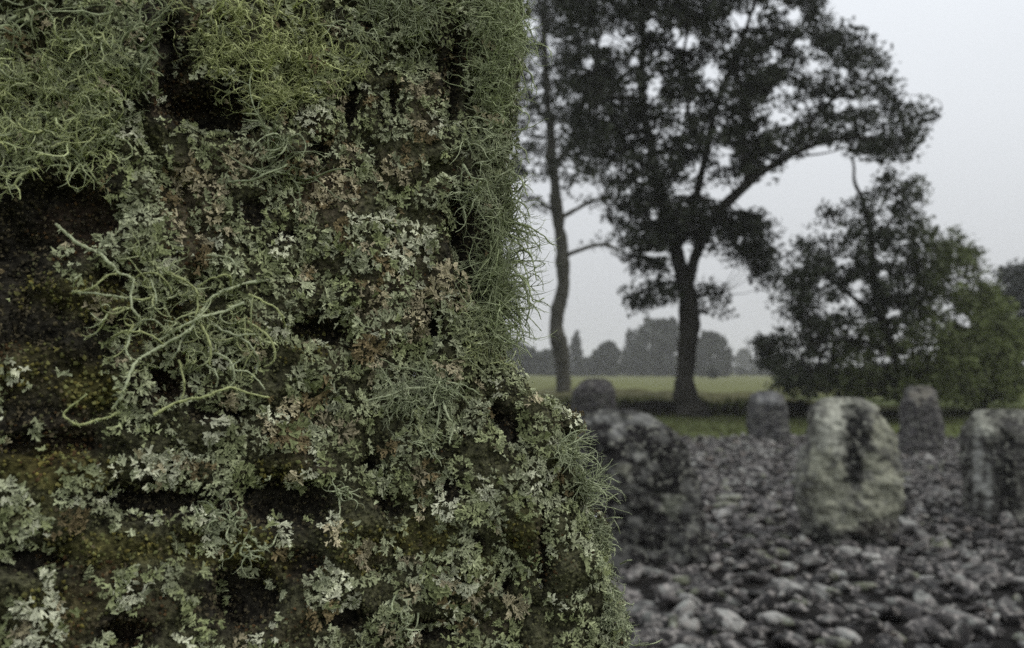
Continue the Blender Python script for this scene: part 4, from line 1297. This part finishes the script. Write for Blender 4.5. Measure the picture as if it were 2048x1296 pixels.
tuft('green fringe of drooping beard lichen with dark forked tips against the sky', [(995, 460, 25, 50, 2), (995, 550, 22, 60, 3), (992, 625, 22, 45, 2.5)], 250, 0.030, 0.00050, direction=(0.7, 0.05, -0.4), out=0.3, spread=0.75, curl=0.22, droop=0.04, child=3.2, grand=1.2, N=10, c0=DG * 1.6, c1=GG, fibrils=0.5, locks=24,
     traced=[dict(p=[(1010, 440), (1050, 450), (1082, 470), (1112, 492)], r=.0007), dict(p=[(1030, 500), (1052, 545), (1062, 590), (1068, 605), (1088, 595)], r=.0006), dict(p=[(1066, 600), (1092, 606), (1102, 612)], r=.0004),
             dict(p=[(1040, 610), (1062, 640), (1082, 660)], r=.0005), dict(p=[(1030, 630), (1045, 660), (1046, 686)], r=.0005), dict(p=[(1046, 660), (1040, 680), (1030, 692)], r=.0004), dict(p=[(1060, 470), (1075, 490), (1082, 505)], r=.0004),
             dict(p=[(1005, 470), (1042, 490), (1066, 520), (1072, 560)], r=.0008), dict(p=[(1010, 520), (1046, 560), (1058, 610), (1050, 652)], r=.0008), dict(p=[(1004, 560), (1034, 606), (1040, 650)], r=.0008), dict(p=[(1000, 600), (1018, 648), (1022, 682)], r=.0007),
             dict(p=[(1050, 530), (1072, 536), (1090, 528)], r=.0005), dict(p=[(1056, 600), (1076, 622), (1084, 640)], r=.0005), dict(p=[(1068, 545), (1084, 560), (1088, 580)], r=.0004), dict(p=[(1036, 620), (1056, 648), (1060, 676)], r=.0005)])
tuft('big sprawling tangle of long looping pale green strands', [(330, 610, 90, 50, 1.5), (400, 650, 110, 70, 3), (470, 640, 70, 60, 2), (320, 560, 60, 40, 1), (400, 730, 100, 50, 1.2)], 58, 0.019, 0.00062, direction=(0, 0.1, -0.1), out=0.3, spread=0.8, curl=0.3, droop=0.0, child=3.0, grand=0.9, N=12, c0=PG, c1=YG * 1.1, fibrils=1.8, traced=[
    dict(p=[(113, 450), (163, 490), (199, 506), (226, 533), (236, 548), (265, 559), (262, 589), (265, 616), (279, 642), (262, 669), (252, 695), (262, 722)], r=.0011),
    dict(p=[(143, 586), (186, 576), (212, 553), (236, 548)], r=.0009), dict(p=[(149, 584), (199, 588), (252, 596)], r=.0009), dict(p=[(148, 575), (152, 556), (166, 548)], r=.0006),
    dict(p=[(544, 559), (471, 573), (428, 592), (398, 629), (375, 662), (332, 689), (289, 712), (265, 732), (255, 768), (239, 798), (226, 815)], r=.0014),
    dict(p=[(239, 825), (199, 838), (159, 848), (139, 841), (129, 825), (176, 788)], r=.0010), dict(p=[(488, 606), (448, 622), (398, 636), (352, 660), (315, 682)], r=.0013),
    dict(p=[(309, 828), (365, 802), (415, 792), (458, 775), (491, 785), (537, 795)], r=.0010), dict(p=[(494, 642), (524, 662), (547, 695), (544, 725), (527, 735)], r=.0010),
    dict(p=[(415, 646), (458, 666), (491, 682), (514, 715), (511, 748)], r=.0009), dict(p=[(428, 705), (458, 722), (468, 758), (458, 775)], r=.0009), dict(p=[(411, 728), (435, 748), (431, 775)], r=.0008),
    dict(p=[(332, 540), (385, 573), (395, 602), (391, 632)], r=.0010), dict(p=[(464, 570), (458, 553), (428, 553), (395, 573)], r=.0009), dict(p=[(408, 513), (458, 516), (471, 540), (464, 566)], r=.0008),
    dict(p=[(491, 712), (461, 738), (497, 745), (531, 778)], r=.0008), dict(p=[(358, 722), (368, 762), (365, 795)], r=.0009), dict(p=[(222, 675), (252, 662), (298, 669), (328, 688)], r=.0008),
    dict(p=[(279, 642), (305, 639), (335, 662)], r=.0009), dict(p=[(262, 560), (300, 545), (330, 560), (345, 590)], r=.0008), dict(p=[(300, 560), (312, 600), (300, 640)], r=.0007), dict(p=[(500, 590), (525, 600), (560, 625), (572, 655)], r=.0008),
    dict(p=[(395, 632), (420, 690), (418, 730)], r=.0010), dict(p=[(375, 662), (355, 700), (330, 740)], r=.0008), dict(p=[(490, 640), (495, 690), (520, 730)], r=.0008), dict(p=[(450, 690), (480, 672), (510, 670)], r=.0007)])
tuft('pale star shaped spray of beard lichen below the middle', [(878, 770, 22, 22, 3), (810, 785, 60, 22, 2), (860, 800, 40, 30, 1)], 75, 0.017, 0.00055, direction=(-0.1, 0.25, -0.2), out=0.5, spread=0.8, curl=0.2, droop=0.02, child=3.0, grand=1.2, N=11, c0=PG, c1=GG, fibrils=0.9, locks=14, traced=[
    dict(p=[(885, 765), (860, 775), (820, 778), (780, 790), (730, 800)], r=.0010), dict(p=[(882, 775), (860, 810), (840, 840)], r=.0009), dict(p=[(885, 780), (890, 820), (905, 850), (900, 890)], r=.0010), dict(p=[(890, 770), (920, 790), (940, 812)], r=.0008),
    dict(p=[(870, 765), (840, 742), (800, 735), (760, 718)], r=.0007), dict(p=[(880, 800), (875, 850), (868, 880)], r=.0008), dict(p=[(895, 775), (925, 770), (960, 790)], r=.0006), dict(p=[(705, 628), (720, 645), (742, 655)], r=.0005)])
tuft('curly crown of yellowish strands beside the dark cleft', [(940, 640, 40, 30, 2), (960, 690, 40, 40, 2), (985, 720, 30, 30, 1)], 80, 0.014, 0.00050, direction=(0, 0.2, 0.1), out=0.6, spread=0.8, curl=0.3, droop=0.02, child=2.6, grand=1.0, N=10, c0=YG, c1=PG, fibrils=0.7, locks=24)
tuft('few bare branching strands under the yellow cushion', [(560, 300, 20, 20, 1), (540, 345, 40, 14, 1.5), (590, 340, 30, 20, 1)], 16, 0.024, 0.00060, out=0.4, spread=0.8, curl=0.15, droop=0.0, child=3.0, grand=1.0, N=11, c0=GG, c1=GG, fibrils=0.9,
     traced=[dict(p=[(575, 268), (568, 300), (545, 315), (520, 318)], r=.0008), dict(p=[(455, 362), (500, 362), (540, 345), (575, 330)], r=.0009)])
tuft('small pale tuft poking out from the edge below the notch', [(1130, 905, 22, 18, 2), (1140, 890, 16, 12, 1)], 70, 0.017, 0.00045, direction=(0.7, 0.1, 0.25), out=0.4, spread=0.45, curl=0.12, droop=0.02, child=1.2, c0=PG, c1=GG, fibrils=0.3)
tuft('spiky side spray reaching out over the dark speckled stone', [(1165, 965, 16, 20, 2), (1180, 990, 14, 20, 1)], 60, 0.020, 0.00045, direction=(0.8, 0.1, 0.15), out=0.3, spread=0.4, curl=0.12, droop=0.0, child=1.4, c0=GG, c1=PG, fibrils=0.3,
     traced=[dict(p=[(1160, 985), (1195, 992), (1215, 975), (1222, 960)], r=.0005), dict(p=[(1185, 990), (1210, 998), (1236, 988)], r=.0005), dict(p=[(1190, 1040), (1225, 1036), (1248, 1036)], r=.0005), dict(p=[(1225, 1038), (1236, 1055), (1242, 1068)], r=.0004)])
tuft('soft pale fringe running down the lower right edge', [(1200, 1060, 18, 40, 2), (1215, 1120, 20, 40, 3), (1230, 1180, 20, 40, 3), (1240, 1250, 20, 40, 3), (1180, 1040, 16, 30, 1)], 150, 0.011, 0.00042, direction=(0.2, 0.15, 0.0), out=0.6, spread=1.0, curl=0.42, droop=0.01, child=2.8, grand=1.4, N=9, c0=PG, c1=GG, fibrils=0.6, locks=16,
     traced=[dict(p=[(1240, 1130), (1255, 1122), (1265, 1118)], r=.0005), dict(p=[(1270, 1290), (1300, 1288), (1325, 1278)], r=.0005)])
for lab_, st_, n_ in [('splayed grey sprig on the dark ledge low down on the stone', (440, 1030, 50, 20, 2), 22), ('tiny forked grey sprig between two dark hollows', (690, 985, 16, 12, 2), 12),
                      ('short grey sprig just above the lower picture edge', (820, 1240, 30, 18, 1), 12), ('thin sprig with a hanging water drop under the star shaped spray', (862, 885, 26, 18, 1), 14),
                      ('small grey sprig beside the olive moss low on the stone', (500, 1085, 30, 22, 1), 12)]:
    tuft(lab_, [st_], n_, 0.012, 0.00055, out=0.4, spread=0.9, curl=0.2, droop=0.0, child=1.2, c0=PG, c1=GG * 1.1, fibrils=0.4)

# water drops hanging in the lichen
def water_mat():
    m, t, b = material('water_drop')
    b.inputs['Base Color'].default_value = (1, 1, 1, 1)
    b.inputs['Roughness'].default_value = 0.0
    b.inputs['IOR'].default_value = 1.33
    b.inputs['Transmission Weight'].default_value = 1.0
    return m
drop_me = make_mesh('water_drop', ICO2[0] * [1, 1, 1.1], ICO2[1], None, True)
drop_me.materials.append(water_mat())
for a, b in [(482, 58), (868, 905), (1200, 1125), (1205, 1128), (1232, 1242), (1245, 1241), (512, 733), (1082, 1172), (828, 748), (1192, 1030)]:
    h = hit(a, b)
    p = h[0] if h is not None else at(a, b, 0.42)
    o = bpy.data.objects.new('water_drop', drop_me)
    COL.objects.link(o)
    o.parent = stone
    o.location = p - norm(ray(a, b)) * (0.006 if h is not None else 0.0)
    o.scale = (0.0008, 0.0008, 0.0008)

# ------------------------------------------------------------------ haze
V = np.array([(x, y, z) for x in (-1000, 1000) for y in (-1000, 1000) for z in (-1.2, 27.5)], float)
f = np.array([(0, 1, 3, 2), (4, 6, 7, 5), (0, 4, 5, 1), (2, 3, 7, 6), (0, 2, 6, 4), (1, 5, 7, 3)])
hz = bpy.data.materials.new('haze')
hz.use_nodes = True
for n_ in list(hz.node_tree.nodes):
    if n_.type != 'OUTPUT_MATERIAL':
        hz.node_tree.nodes.remove(n_)
pv = hz.node_tree.nodes.new('ShaderNodeVolumePrincipled')
pv.inputs['Color'].default_value = (0.95, 0.95, 0.95, 1)
pv.inputs['Density'].default_value = 0.0007
hz.node_tree.links.new(pv.outputs[0], hz.node_tree.nodes['Material Output'].inputs['Volume'])
link('haze', make_mesh('haze', V, f), hz, kind='stuff', label='thin grey mist hanging over the whole place', cat='haze')
